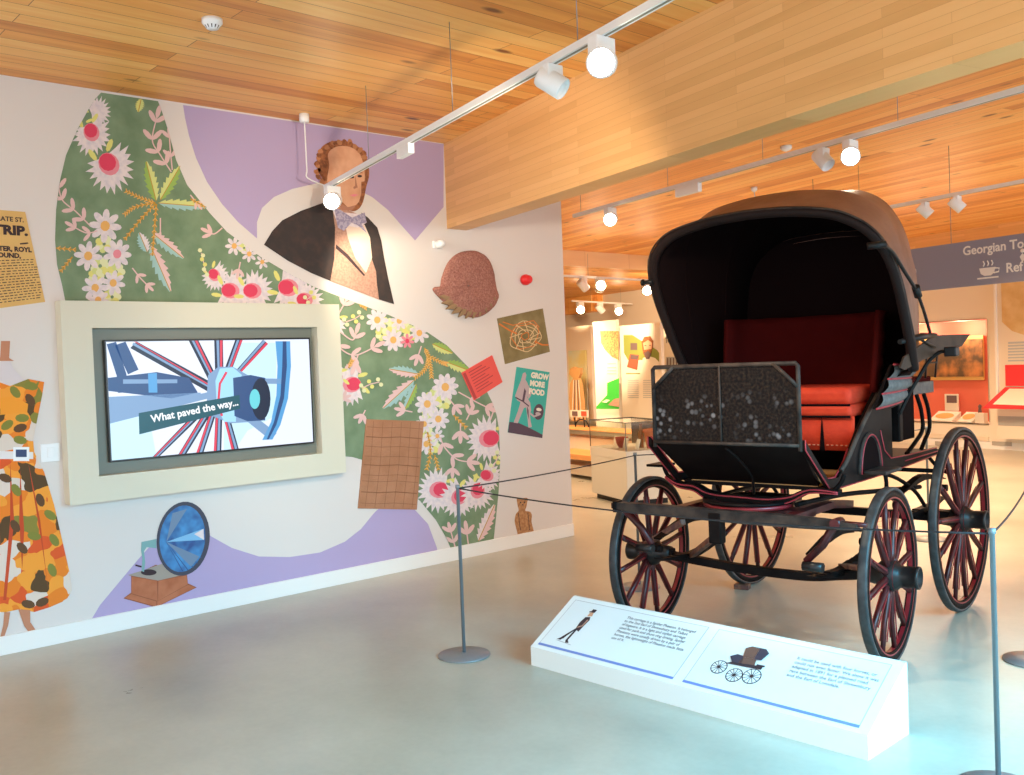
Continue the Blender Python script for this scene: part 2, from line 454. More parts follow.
def carnation(cx, cy, r, face, heart=True, hm='fl_red'):
    """spiky fan flower opening towards angle `face` (pixels, y down)"""
    base = rnd.random()
    pts = []
    n = 15
    for k in range(n * 2):
        a = face - 2.25 + 4.5 * k / (n * 2 - 1)
        rr = r * (1.08 if k % 2 else .74) * (1 + .08 * rnd.uniform(-1, 1))
        pts.append((cx + rr * cos(a), cy + rr * sin(a) * 1.12))
    pts.append((cx - .45 * r * cos(face), cy - .45 * r * sin(face)))
    F.lev(2).poly(pts, 'fl_white')
    if heart:
        F.lev(3).poly(ell(cx - .10 * r * cos(face), cy - .10 * r * sin(face), r * .52, r * .44, face, 14), 'fl_rose')
        F.lev(4).poly(ell(cx - .2 * r * cos(face), cy - .2 * r * sin(face), r * .40, r * .36, face, 12), hm)
    for da in (2.7, -2.6):
        a = face + da; q = (cx + r * .9 * cos(a), cy + r * .9 * sin(a))
        F.lev(3).poly(ell(q[0], q[1], r * .3, r * .12, a + .4, 8), 'fl_yel')
def daisy(cx, cy, r, n=8, cen='fl_org', pet='fl_white'):
    o = rnd.random()
    for k in range(n):
        a = o + 2 * pi * k / n
        F.lev(5 + k % 2).poly(ell(cx + r * .62 * cos(a), cy + r * .66 * sin(a), r * .42, r * .22, a, 10), pet)
    F.lev(7).poly(ell(cx, cy, r * .3, r * .33, 0, 10), cen)
def clump(cx, cy, r):
    for k in range(7):
        a = 2 * pi * k / 7; F.lev(2 + k % 2).poly(ell(cx + r * .6 * cos(a), cy + r * .6 * sin(a), r * .45, r * .4, a, 9), ('fl_pale', 'fl_yel', 'fl_lime')[k % 3])
def feather(x0, y0, x1, y1, w, m1, m2):
    """serrated leaf from base to tip, two coloured halves"""
    dx, dy = x1 - x0, y1 - y0; l = sqrt(dx * dx + dy * dy); ux, uy = dx / l, dy / l; nx, ny = -uy, ux
    for sd, mt in ((1, m1), (-1, m2)):
        pts = [(x0, y0)]; n = 7
        for k in range(n):
            t = (k + .6) / n; e = w * sin(pi * min(1, t * .9 + .12)) ** .8
            pts.append((x0 + ux * l * (t + .06) + nx * sd * e, y0 + uy * l * (t + .06) + ny * sd * e))
            pts.append((x0 + ux * l * (t + .07) + nx * sd * e * .62, y0 + uy * l * (t + .07) + ny * sd * e * .62))
        pts.append((x1, y1)); F.lev(3).poly(pts, mt)
    F.lev(4).poly(stroke([(x0, y0), (x1, y1)], .8), 'fl_gold')
def sprig(pts, n, r, mt='fl_pink'):
    Q = [tuple(q)[:2] for q in crv([(*p, 0) for p in pts], 6)]
    F.lev(2).poly(stroke(Q, 1.3), mt)
    for k in range(n):
        i = int((k + .7) / n * (len(Q) - 1)); i = min(i, len(Q) - 2)
        dx, dy = Q[i + 1][0] - Q[i][0], Q[i + 1][1] - Q[i][1]; a = atan2(dy, dx)
        for sd in (1, -1):
            b = a + sd * .75; F.lev(3).poly(ell(Q[i][0] + r * .8 * cos(b), Q[i][1] + r * .8 * sin(b), r * .75, r * .28, b, 9), mt)
    a = atan2(Q[-1][1] - Q[-2][1], Q[-1][0] - Q[-2][0]); F.lev(3).poly(ell(Q[-1][0] + r * .5 * cos(a), Q[-1][1] + r * .5 * sin(a), r * .75, r * .28, a, 9), mt)
def fern(pts, w=1.6):
    Q = [tuple(q)[:2] for q in crv([(*p, 0) for p in pts], 5)]
    F.lev(4).poly(stroke(Q, w), 'fl_gold')
    for i in range(1, len(Q) - 1):
        dx, dy = Q[i + 1][0] - Q[i][0], Q[i + 1][1] - Q[i][1]; a = atan2(dy, dx)
        for sd in (1, -1): F.lev(4).poly(stroke([Q[i], (Q[i][0] + 3.5 * cos(a + sd * .7), Q[i][1] + 3.5 * sin(a + sd * .7))], .9), 'fl_org')
def berries(pts, r=2.2):
    F.lev(2).poly(stroke(pts, 1), 'fl_pink')
    for i, p in enumerate(pts):
        for d in (-1, 1): F.lev(4).poly(ell(p[0] + d * 1.5, p[1] + d * 2.6, r, r, 0, 8), 'fl_yel' if i % 2 else 'fl_pale')
V_ = F.lev(0)
F.poly(SW, 'fl_green')
for a in ((97, 112, 13, -.4, False), (92, 134, 18, 1.2), (110, 166, 23, 1.0), (215, 276, 13, .9), (232, 291, 18, .2), (254, 291, 18, .1), (290, 288, 20, .2), (306, 300, 16, .2),
          (350, 385, 18, 2.9), (334, 378, 14, 2.9), (332, 322, 14, 2.2, False), (437, 490, 19, 3.0), (458, 498, 17, 2.3), (477, 492, 16, 1.9), (488, 476, 13, .4), (487, 439, 20, 2.9)): carnation(*a)
for a in ((104, 244, 9), (100, 266, 10), (116, 272, 9), (112, 297, 9), (96, 276, 8), (244, 248, 6), (386, 326, 9), (400, 325, 9), (411, 333, 8), (382, 334, 7), (434, 398, 9), (430, 414, 9), (443, 402, 8), (426, 434, 8), (432, 446, 8)): clump(*a)
for a in ((105, 226, 16, 8), (88, 256, 14, 8), (117, 254, 14, 9, 'fl_rose'), (95, 288, 13, 8), (113, 283, 12, 8, 'fl_org'), (98, 300, 11, 8), (234, 246, 9, 7), (249, 254, 8, 7), (262, 262, 7, 6),
          (377, 320, 11, 9), (393, 340, 11, 9), (399, 321, 9, 8), (419, 333, 10, 8), (407, 341, 7, 7, 'fl_red', 'fl_rose'), (445, 387, 13, 10), (427, 404, 12, 10), (438, 419, 11, 9), (424, 424, 9, 8), (426, 444, 10, 8), (437, 436, 7, 7)): daisy(*a)
for a in ((156, 201, 146, 162, 7, 'fl_lime', 'fl_leaf'), (160, 200, 180, 166, 6.5, 'fl_leaf', 'fl_lime'), (158, 203, 206, 207, 6, 'fl_teal', 'fl_lime'),
          (152, 233, 183, 258, 6.5, 'fl_teal', 'fl_pink'), (150, 245, 170, 291, 7.5, 'fl_teal', 'fl_pink'), (147, 252, 139, 233, 6.5, 'fl_white', 'fl_teal'),
          (418, 374, 389, 369, 6, 'fl_teal', 'fl_pink'), (414, 380, 383, 408, 7, 'fl_pink', 'fl_teal'), (416, 384, 404, 410, 5, 'fl_teal', 'fl_leaf'), (432, 344, 452, 353, 5.5, 'fl_lime', 'fl_leaf'), (446, 362, 470, 371, 6, 'fl_lime', 'fl_leaf'),
          (478, 541, 494, 505, 7, 'fl_pink', 'fl_white'), (141, 99, 138, 112, 5, 'fl_yel', 'fl_lime')): feather(*a)
for a in (([(171, 172), (160, 155), (152, 140), (157, 116)], 4, 9), ([(172, 170), (170, 150), (169, 134)], 2, 7), ([(90, 226), (76, 212), (62, 200), (58, 184)], 4, 8), ([(97, 231), (86, 233), (72, 226)], 2, 7), ([(132, 268), (140, 278), (148, 286)], 2, 6),
          ([(190, 195), (198, 205)], 1, 5), ([(222, 228), (214, 234), (208, 232)], 1, 7), ([(240, 262), (238, 272)], 1, 6), ([(332, 336), (342, 350), (356, 355), (376, 346)], 3, 8), ([(340, 332), (352, 340), (356, 332)], 1, 8), ([(358, 354), (354, 366)], 1, 8),
          ([(336, 318), (346, 300)], 1, 8), ([(421, 346), (417, 358)], 1, 7), ([(412, 412), (402, 410)], 1, 7), ([(448, 398), (456, 408)], 1, 7), ([(440, 437), (444, 447), (456, 459), (470, 462)], 3, 8), ([(452, 462), (452, 470)], 1, 7), ([(458, 392), (476, 402), (488, 408)], 2, 7), ([(460, 423), (460, 434)], 1, 8), ([(466, 420), (470, 412)], 1, 7),
          ([(455, 548), (450, 530)], 2, 7), ([(468, 545), (466, 530)], 1, 8), ([(330, 404), (344, 398)], 2, 6), ([(365, 410), (362, 416)], 1, 7), ([(160, 218), (160, 232)], 0, 4), ([(490, 420), (494, 408)], 1, 6)): sprig(*a)
for a in ([(155, 203), (140, 198), (125, 191)], [(155, 203), (135, 207), (124, 215)], [(155, 204), (140, 220), (124, 240)], [(156, 204), (154, 230), (152, 256)], [(190, 199), (205, 207)], [(54, 248), (76, 250)], [(72, 257), (60, 272)],
          [(424, 348), (428, 358), (424, 370), (414, 378)], [(427, 354), (430, 366), (431, 378)], [(428, 356), (440, 362), (446, 364)], [(427, 432), (430, 452), (426, 470)], [(434, 455), (438, 470)], [(453, 415), (466, 428)], [(358, 303), (366, 308)], [(348, 368), (352, 360)]): fern(a)
for a in ([(345, 322), (354, 319), (360, 315)], [(362, 388), (370, 384), (379, 382)], [(201, 253), (203, 262), (205, 272)], [(492, 468), (496, 460), (498, 455)], [(306, 300), (312, 295)]): berries(a)
fo = F.mb.build('floral_print', recalc=False)
tag(fo, 'big green swoosh of embroidered flowers printed across the wall behind the screen', 'wall graphic')

# print materials
mat('skin', (.72, .40, .25), .8, noise=(9, (.62, .31, .18), .4, .7))
mat('skin_light', (.80, .52, .36), .8)
mat('skin_shade', (.42, .19, .12), .8)
mat('ginger', (.36, .13, .05), .8, noise=(40, (.20, .07, .03), .4, .6))
mat('hair_light', (.46, .20, .09), .8)
mat('coat_dark', (.035, .027, .026), .85, noise=(12, (.06, .035, .03), .45, .7))
mat('waistcoat', (.50, .29, .21), .85, noise=(60, (.40, .22, .16), .4, .6))
mat('shirt_cream', (.74, .58, .47), .85)
mat('lilac_tie', (.45, .40, .50), .85, noise=(60, (.28, .24, .36), .45, .55))
mat('ink', (.045, .025, .03), .85)
def cz(L, ox, oy, s): return [(ox + x / s, oy + y / s) for x, y in L]
# portrait of a gentleman
P = Print(.0032); a7 = (300, 120, 3.875); a2 = (200, 70, 2.981)
P.poly(cz([(190, 521), (215, 480), (245, 448), (300, 420), (350, 402), (385, 390), (405, 400), (415, 470), (410, 560), (388, 629), (330, 605), (260, 568)], *a2), 'coat_dark')
P.poly(cz([(392, 395), (470, 430), (520, 520), (535, 685), (480, 664), (388, 629), (400, 560), (402, 470)], *a2), 'waistcoat')
P.poly(cz([(480, 425), (500, 440), (528, 470), (540, 510), (548, 560), (560, 620), (578, 698), (555, 691), (533, 684), (527, 640), (524, 600), (510, 560), (498, 500)], *a2), 'coat_dark')
P.poly(cz([(430, 450), (490, 462), (506, 500), (512, 560), (494, 605), (462, 560), (440, 500)], *a2), 'shirt_cream')
P.poly(cz([(405, 520), (440, 550), (492, 612), (487, 614), (436, 560), (404, 532)], *a2), 'ink')
P.poly(cz([(388, 400), (430, 425), (480, 430), (496, 455), (470, 470), (410, 460)], *a2), 'fl_white')
P.poly(cz([(398, 405), (440, 432), (452, 440), (490, 425), (496, 455), (480, 458), (498, 488), (468, 462), (450, 456), (428, 480), (410, 470)], *a2), 'lilac_tie')
P.poly(cz([(72, 205), (65, 150), (85, 103), (130, 82), (185, 84), (232, 110), (258, 150), (267, 210), (255, 262), (243, 318), (222, 348), (190, 350), (120, 300), (95, 240)], *a7), 'ginger', 4)
P.poly(cz([(112, 175), (108, 130), (140, 104), (190, 104), (228, 128), (244, 170), (250, 215), (246, 262), (238, 300), (215, 330), (188, 340), (160, 318), (150, 345), (118, 320), (104, 240)], *a7), 'skin', 4)
P.poly(cz([(150, 320), (185, 338), (215, 330), (205, 350), (160, 350)], *a7), 'skin_shade')
rh = random.Random(4)
for k in range(26):
    t_ = 2.2 + k * .155; P.poly(cz(ell(160 + 98 * cos(t_) + rh.uniform(-6, 6), 178 + 92 * sin(t_) + rh.uniform(-6, 6), 13, 9, rh.uniform(0, 3), 9), *a7), 'ginger' if k % 2 else 'hair_light')
for q in (ell(196, 222, 13, 5), ell(230, 218, 9, 5)): P.poly(cz(q, *a7), 'ink', step=False)
P.poly(cz([(180, 208), (196, 203), (212, 208), (196, 208)], *a7), 'ginger', step=True); P.poly(cz([(224, 206), (236, 202), (244, 206), (236, 207)], *a7), 'ginger', step=False)
P.poly(cz([(212, 215), (219, 250), (222, 262), (208, 268), (204, 262), (212, 255)], *a7), 'skin_shade', step=False)
P.poly(cz([(190, 292), (208, 287), (226, 290), (208, 298)], *a7), 'fl_rose', step=False)
P.poly(cz([(236, 240), (252, 238), (250, 290), (238, 326), (222, 345), (200, 350), (226, 320), (236, 285)], *a7), 'ginger', step=False)
P.build('gentleman_portrait', 'printed portrait of a ginger haired man in black coat and bow tie on the wall', 'wall graphic')

# brown knitted-looking cap: shallow textured relief
mat('cap_rust', (.27, .10, .08), .9, noise=(75, (.44, .21, .16), .38, .66), bump=(45, 1.0))
a8 = (420, 220, 3.37)
out = cz([(72, 195), (92, 145), (128, 112), (180, 104), (222, 125), (245, 170), (254, 225), (262, 262), (240, 300), (200, 326), (160, 326), (112, 302), (78, 276), (44, 240), (48, 226), (66, 226)], *a8)
O2 = [tuple(q)[:2] for q in crv([(*p, 0) for p in out], 4, True)]
cxm = sum(p[0] for p in O2) / len(O2); cym = sum(p[1] for p in O2) / len(O2)
c = B('cap_rust'); rows = []
for k, (sc, dx) in enumerate(((1, .001), (1, .012), (.94, .026), (.8, .038), (.55, .048), (.25, .052), (.02, .053))):
    row = []
    for j, p in enumerate(O2):
        q = on_wall(cxm + (p[0] - cxm) * sc, cym + (p[1] - cym) * sc); rr = rnd.uniform(-.003, .003) if k else 0
        row.append((dx + rr, q.y, q.z))
    rows.append(row)
c.grid(rows, closed=True)
mat('cap_leaf', (.30, .19, .10), .9); c.m('cap_leaf'); rc = random.Random(9)
for k in range(11):
    t_ = .35 + k * .235; q = on_wall(cxm + 24 * cos(t_) + 1.5, cym + 26 * sin(t_)); q2 = on_wall(cxm + 31 * cos(t_ + .12) + 1.5, cym + 33 * sin(t_ + .12)); dv = (q2 - q); nv = Vector((0, -dv.z, dv.y)) * .35
    c.prism([(.012, q.y + nv.y, q.z + nv.z), (.012, q2.y, q2.z), (.012, q.y - nv.y, q.z - nv.z), (.02, q.y - dv.y * .4, q.z - dv.z * .4)], (.022, 0, 0))
tag(c.build('knitted_cap'), 'rusty brown rough textured dome shaped cap high on the white wall', 'cap')

# knot picture, red leaflet, food poster, sacking, playbill
def quad_print(name, pts, mt, label, cat='print', th=.004, extra=None, x0=.0):
    P4 = [on_wall(*p) for p in pts]
    c = B(mt); c.prism([(x0, p.y, p.z) for p in P4], (th, 0, 0))
    if extra:
        def f(u, v):
            p = P4[0] * (1 - u) * (1 - v) + P4[1] * u * (1 - v) + P4[2] * u * v + P4[3] * (1 - u) * v; return p
        extra(c, f, x0 + th)
    return tag(c.build(name), label, cat)
def uvpoly(c, f, x, pts, mt, k=1):
    c.m(mt); V = [Vector((x + .0004 * k, f(*p).y, f(*p).z)) for p in pts]
    tri = tessellate_polygon([V]); vs = [c.bm.verts.new(p) for p in V]
    for t in tri:
        try: g = c.bm.faces.new([vs[i] for i in t]); g.material_index = c.cur
        except ValueError: pass
mat('olive_cloth', (.20, .15, .06), .9, noise=(6, (.30, .24, .11), .35, .7))
mat('rope_cream', (.72, .52, .28), .9); mat('rope_orange', (.70, .20, .04), .9)
def knot(c, f, x):
    for j, (rr, mt) in enumerate(((.33, 'rope_cream'), (.25, 'rope_cream'), (.16, 'rope_cream'), (.29, 'rope_orange'), (.08, 'rope_orange'))):
        pts = [(.52 + rr * cos(t) * (1 + .12 * sin(3 * t + j)), .52 + rr * .95 * sin(t) * (1 + .1 * cos(4 * t + j))) for t in [2 * pi * k / 28 for k in range(29)]]
        uvpoly(c, f, x, stroke(pts, .018), mt, 2 + j * .3)
    for k in range(9):
        t = k * 2.4; uvpoly(c, f, x, stroke([(.52 + .34 * cos(t), .52 + .33 * sin(t)), (.52 + .1 * cos(t + .8), .52 + .1 * sin(t + .8))], .018), 'rope_cream', 4)
    uvpoly(c, f, x, stroke([(.02, .12), (.2, .3), (.35, .42)], .03), 'rope_orange', 3); uvpoly(c, f, x, stroke([(.7, .68), (.85, .8), (.99, .84)], .03), 'rope_orange', 3)
    uvpoly(c, f, x, stroke([(.1, .1), (.3, .22), (.75, .22), (.85, .4)], .02), 'rope_orange', 3)
quad_print('knot_picture', cz([(259, 332), (413, 298), (437, 444), (286, 486)], *a8), 'olive_cloth', 'olive square picture of a tangled orange and cream knot, right of the cap', extra=knot)
mat('leaflet_red', (.78, .10, .08), .8); mat('leaflet_dark', (.45, .05, .05), .8)
def leaf(c, f, x):
    for k in range(8): uvpoly(c, f, x, [(.18, .1 + k * .1), (.18 + .62 * (.7 + .3 * ((k * 7) % 3) / 2), .1 + k * .1), (.18 + .62 * (.7 + .3 * ((k * 7) % 3) / 2), .13 + k * .1), (.18, .13 + k * .1)], 'leaflet_dark')
    uvpoly(c, f, x, [(.02, .05), (.1, .05), (.1, .97), (.02, .97)], 'leaflet_dark')
quad_print('red_leaflet', cz([(138, 515), (241, 456), (276, 546), (180, 608)], *a8), 'leaflet_red', 'small tilted bright red leaflet stuck on the edge of the floral print', extra=leaf, x0=.0, th=.0095)
mat('poster_teal', (.05, .42, .36), .8); mat('poster_grey', (.50, .40, .42), .8); mat('poster_dark', (.10, .06, .09), .8); mat('poster_cream', (.80, .76, .64), .8)
def foodp(c, f, x):
    uvpoly(c, f, x, [(0, .84), (.25, .83), (.6, .88), (1, .95), (1, 1), (0, 1)], 'poster_dark')
    man = [(.20, .08), (.27, .06), (.31, .1), (.30, .17), (.38, .22), (.44, .34), (.42, .44), (.52, .50), (.58, .62), (.55, .66), (.60, .78), (.66, .86), (.56, .88), (.50, .74), (.42, .58), (.36, .60), (.30, .72), (.24, .84), (.12, .84), (.20, .66), (.24, .52), (.14, .50), (.06, .44), (.12, .30), (.17, .20)]
    uvpoly(c, f, x, man, 'poster_grey', 2)
    uvpoly(c, f, x, stroke([(.08, .46), (.30, .50), (.5, .56)], .02), 'poster_dark', 3)
    uvpoly(c, f, x, [(.30, .30), (.36, .34), (.34, .52), (.28, .50)], 'poster_dark', 3); uvpoly(c, f, x, [(.44, .56), (.5, .62), (.54, .76), (.47, .66)], 'poster_dark', 3)
    uvpoly(c, f, x, [(.40, .24), (.48, .30), (.56, .30), (.50, .42), (.44, .46)], 'poster_grey', 3)
    uvpoly(c, f, x, stroke([(.55, .66), (.68, .70), (.82, .66)], .03), 'poster_grey', 4)
    uvpoly(c, f, x, ell(.80, .62, .15, .12), 'poster_dark', 3); uvpoly(c, f, x, ell(.80, .585, .08, .025, 0), 'poster_cream', 5); uvpoly(c, f, x, ell(.79, .65, .08, .025, 0), 'poster_grey', 5)
pp = cz([(325, 495), (436, 513), (411, 735), (295, 716)], *a8)
PQ = [on_wall(*p) for p in pp]
quad_print('food_poster', pp, 'poster_teal', 'tilted teal poster of a digging man lettered GROW MORE FOOD', 'poster', extra=foodp)
fp = bpy.data.objects['food_poster']
xd = (PQ[1] - PQ[0]); yd = (PQ[0] - PQ[3])
for k, wd in enumerate(('GROW', 'MORE', 'FOOD')):
    o = PQ[0] + xd * .45 - yd * (.125 + k * .125); o.x = .0062
    text_mesh(wd, .066, 'poster_cream', basis(o, xd, yd) @ Matrix.Diagonal((1.0, 1, 1, 1)), 'poster_lettering', fp, bold=.004, extrude=.0004)
mat('sacking', (.46, .22, .12), .95, noise=(4, (.38, .17, .085), .35, .65), bump=(120, .6)); mat('sack_line', (.28, .12, .06), .95)
def sack(c, f, x):
    rn = random.Random(5)
    for k in range(9): v = .08 + k * .105 + rn.uniform(-.02, .02); uvpoly(c, f, x, stroke([(.02, v), (.3, v + .006), (.6, v - .008), (.98, v + .004)], .006 + .006 * (k % 3 == 1)), 'sack_line')
    for k in range(6): u = .12 + k * .16; uvpoly(c, f, x, stroke([(u, .02), (u + .015, .5), (u - .01, .98)], .008), 'sack_line')
a3 = (320, 240, 2.4219)
quad_print('hessian_sack', cz([(111, 434), (250, 439), (233, 653), (91, 650)], *a3), 'sacking', 'brown woven hessian rectangle overlapping the lower left of the floral swoosh', 'sack', extra=sack, x0=.0, th=.0095)
mat('playbill', (.72, .47, .17), .85, noise=(3, (.66, .40, .13), .35, .7))
pb = [(-38, 207), (25, 212), (45, 302), (-20, 311)]
PB = [on_wall(*p) for p in pb]
def bill(c, f, x):
    rn = random.Random(2)
    for k in range(16):
        v = .52 + k * .028
        u = .03
        while u < .95:
            w_ = rn.uniform(.02, .07); uvpoly(c, f, x, [(u, v), (u + w_, v), (u + w_, v + .009), (u, v + .009)], 'ink'); u += w_ + rn.uniform(.012, .03)
    uvpoly(c, f, x, [(.80, .345), (.93, .335), (.94, .35), (.9, .355), (.8, .36)], 'ink')
quad_print('playbill', pb, 'playbill', 'yellowed printed TRIP handbill high at the far left of the wall', 'poster', extra=bill)
po = bpy.data.objects['playbill']
xd = PB[1] - PB[0]; yd = PB[0] - PB[3]
for wd, u, v, sz, sx, bo in (('RATE ST.', .95, .105, .038, 1.0, .001), ('TRIP.', .98, .235, .075, 1.15, .004), ('ESTER, ROYL', .995, .40, .038, 1.0, .002), ('BOUND,', .80, .465, .038, 1.0, .002)):
    o = PB[0] + xd * u - yd * v; o.x = .0048
    text_mesh(wd, sz, 'ink', basis(o, xd, yd) @ Matrix.Diagonal((sx, 1, 1, 1)), 'playbill_lettering', po, bold=bo, extrude=.0003, align='RIGHT')

# gramophone print
mat('horn_rim', (.05, .045, .07), .5)
def horn_mat():
    m = mat('horn_blue', (.05, .17, .42), .7); nt = m.node_tree; b = nt.nodes['Principled BSDF']
    n = nt.nodes.new('ShaderNodeTexNoise'); n.inputs['Scale'].default_value = 9; tc = nt.nodes.new('ShaderNodeTexCoord'); nt.links.new(tc.outputs['Object'], n.inputs[0])
    r = nt.nodes.new('ShaderNodeValToRGB'); e = r.color_ramp.elements; e[0].position = .35; e[0].color = (.03, .08, .25, 1); e[1].position = .65; e[1].color = (.07, .28, .58, 1)
    nt.links.new(n.outputs['Fac'], r.inputs['Fac']); nt.links.new(r.outputs['Color'], b.inputs['Base Color'])
horn_mat()
mat('horn_dark', (.03, .08, .22), .7); mat('horn_light', (.20, .45, .70), .7); mat('horn_grey', (.16, .24, .36), .7)
mat('box_wood', (.50, .16, .07), .7, noise=(10, (.40, .11, .04), .4, .7)); mat('box_wood_dark', (.30, .085, .035), .7); mat('brass_teal', (.2, .38, .38), .5); mat('lid_grey', (.35, .29, .24), .6)
g8 = (100, 480, 4.844)
P = Print(.003)
P.poly(cz([(112, 573), (150, 545), (150, 465), (135, 460), (205, 440), (270, 410), (420, 455), (425, 500), (468, 520), (270, 617)], *g8), 'box_wood_dark')
P.poly(cz([(153, 468), (274, 488), (278, 585), (150, 548)], *g8), 'box_wood'); P.poly(cz([(282, 488), (418, 462), (424, 505), (280, 585)], *g8), 'box_wood', step=False)
P.poly(cz([(118, 570), (150, 552), (272, 588), (272, 612)], *g8), 'box_wood', step=False); P.poly(cz([(276, 588), (425, 508), (462, 520), (276, 611)], *g8), 'box_wood', step=False)
P.poly(cz([(133, 460), (210, 436), (300, 405), (420, 455), (280, 487)], *g8), 'lid_grey')
P.poly(cz(ell(235, 447, 38, 15), *g8), 'ink')
P.poly(cz([(200, 300), (250, 290), (272, 285), (272, 330), (225, 325), (212, 345), (218, 400), (212, 445), (200, 440), (204, 380), (198, 340)], *g8), 'brass_teal')
P.poly(cz(stroke([(170, 412), (200, 420)], 8), *g8), 'ink')
P.poly(cz(ell(402, 284, 128, 180, .12, 36), *g8), 'horn_rim')
P.poly(cz(ell(398, 284, 110, 162, .12, 36), *g8), 'horn_blue')
hub = (320, 300)
for k in range(14):
    t = -1.5 + k * .235; e_ = (398 + 112 * cos(t * 1.0), 284 + 158 * sin(t))
    P.poly(cz(stroke([hub, e_], [1, 5]), *g8), 'horn_dark', step=(k == 0))
P.poly(cz([hub, (500, 235), (502, 290)], *g8), 'horn_light'); P.poly(cz([hub, (480, 370), (440, 420)], *g8), 'horn_grey', step=False); P.poly(cz([hub, (350, 160), (420, 140)], *g8), 'horn_grey', step=False)
P.poly(cz([(455, 262), (500, 236), (503, 290)], *g8), 'fl_white')
P.build('gramophone_print', 'printed gramophone with blue fluted horn on a wooden box, low on the wall', 'wall graphic')

# dress print
def dress_mat():
    m = bpy.data.materials.new('dress_fabric'); m.use_nodes = True; nt = m.node_tree; L = nt.links; b = nt.nodes['Principled BSDF']; b.inputs['Roughness'].default_value = .85
    tc = nt.nodes.new('ShaderNodeTexCoord')
    wn = nt.nodes.new('ShaderNodeTexNoise'); wn.inputs['Scale'].default_value = 7; L.new(tc.outputs['Object'], wn.inputs[0])
    ad = nt.nodes.new('ShaderNodeVectorMath'); ad.operation = 'MULTIPLY_ADD'; L.new(wn.outputs['Color'], ad.inputs[0]); ad.inputs[1].default_value = (.12, .12, .12); L.new(tc.outputs['Object'], ad.inputs[2])
    v = nt.nodes.new('ShaderNodeTexVoronoi'); v.inputs['Scale'].default_value = 11; L.new(ad.outputs[0], v.inputs['Vector'])
    s = nt.nodes.new('ShaderNodeSeparateColor'); L.new(v.outputs['Color'], s.inputs[0])
    r = nt.nodes.new('ShaderNodeValToRGB'); r.color_ramp.interpolation = 'CONSTANT'; e = r.color_ramp.elements
    e[0].position = 0; e[0].color = (.80, .22, .02, 1); e[1].position = .30; e[1].color = (.88, .34, .04, 1)
    for p_, c_ in ((.52, (.72, .62, .54)), (.68, (.10, .055, .02)), (.78, (.25, .22, .04)), (.88, (.72, .10, .02))):
        k = e.new(p_); k.color = (*c_, 1)
    L.new(s.outputs[0], r.inputs['Fac'])
    L.new(r.outputs['Color'], b.inputs['Base Color']); MAT['dress_fabric'] = m
dress_mat()
mat('linen', (.68, .62, .64), .85); mat('stand_wood', (.52, .22, .12), .7); mat('belt_white', (.75, .72, .72), .7); mat('navy', (.03, .05, .14), .6); mat('fold_red', (.55, .07, .02), .85); mat('leaf_olive', (.22, .22, .04), .85); mat('leaf_brown', (.12, .06, .025), .85); mat('dress_orange', (.88, .33, .03), .85)
P = Print(.003)
P.poly([(-18, 343), (-12, 358), (10, 361), (13, 368), (22, 378), (30, 384), (-30, 384), (-30, 372)], 'linen')
P.poly([(1, 341), (10, 341), (9, 358), (14, 361), (-4, 361), (0, 357)], 'stand_wood')
P.poly([(-40, 384), (-10, 379), (10, 386), (28, 379), (44, 382), (42, 395), (37, 420), (33, 440), (34, 452), (44, 472), (54, 505), (62, 540), (70, 575), (72, 590), (66, 600), (50, 607), (34, 612), (20, 609), (6, 612), (-20, 612), (-60, 600), (-50, 540), (-36, 450), (-44, 400)], 'dress_fabric')
for q in ([(10, 462), (14, 520), (6, 600), (3, 600), (10, 520)], [(28, 462), (40, 520), (48, 590), (44, 560), (36, 510)], [(-6, 470), (0, 540), (-4, 606), (-8, 560)], [(20, 470), (24, 530), (22, 570), (19, 520)]): P.poly(q, 'fold_red', step=False)
P.poly([(0, 398), (14, 396), (28, 404), (27, 412), (0, 415)], 'dress_orange')
for x_, y_, a_, m_ in ((31, 386, .2, 'leaf_olive'), (15, 392, .9, 'leaf_olive'), (30, 400, 1, 'leaf_brown'), (20, 428, -.3, 'leaf_brown'), (7, 425, -.6, 'leaf_olive'), (22, 418, 0, 'leaf_olive'), (20, 440, .2, 'leaf_olive'), (22, 548, .8, 'leaf_brown'), (34, 536, .2, 'leaf_olive'), (15, 526, 1, 'leaf_brown'), (52, 570, 1.2, 'leaf_olive'), (28, 604, .2, 'leaf_brown'), (42, 602, -.4, 'leaf_brown'), (54, 540, 1, 'leaf_olive'), (40, 500, 1.2, 'leaf_brown'), (16, 490, 1, 'leaf_olive'), (5, 478, .4, 'leaf_brown'), (50, 515, .6, 'leaf_olive')):
    P.poly(ell(x_, y_, 7, 4.2, a_, 10), m_, step=False)
P.poly([(-30, 450), (33, 452), (33, 459), (-30, 459)], 'belt_white')
P.poly([(13, 447), (29, 447), (29, 461), (13, 461)], 'white_plastic'); P.poly([(15.5, 449.5), (26.5, 449.5), (26.5, 457), (15.5, 457)], 'navy')
P.poly([(4, 612), (10, 612), (8, 625), (4, 637), (0, 637), (3, 625)], 'stand_wood', step=False)
P.poly([(18, 609), (30, 610), (30, 622), (37, 632), (30, 634), (24, 626)], 'stand_wood', step=False)
P.build('dress_print', 'printed orange floral dress on a mannequin at the far left of the wall', 'wall graphic')

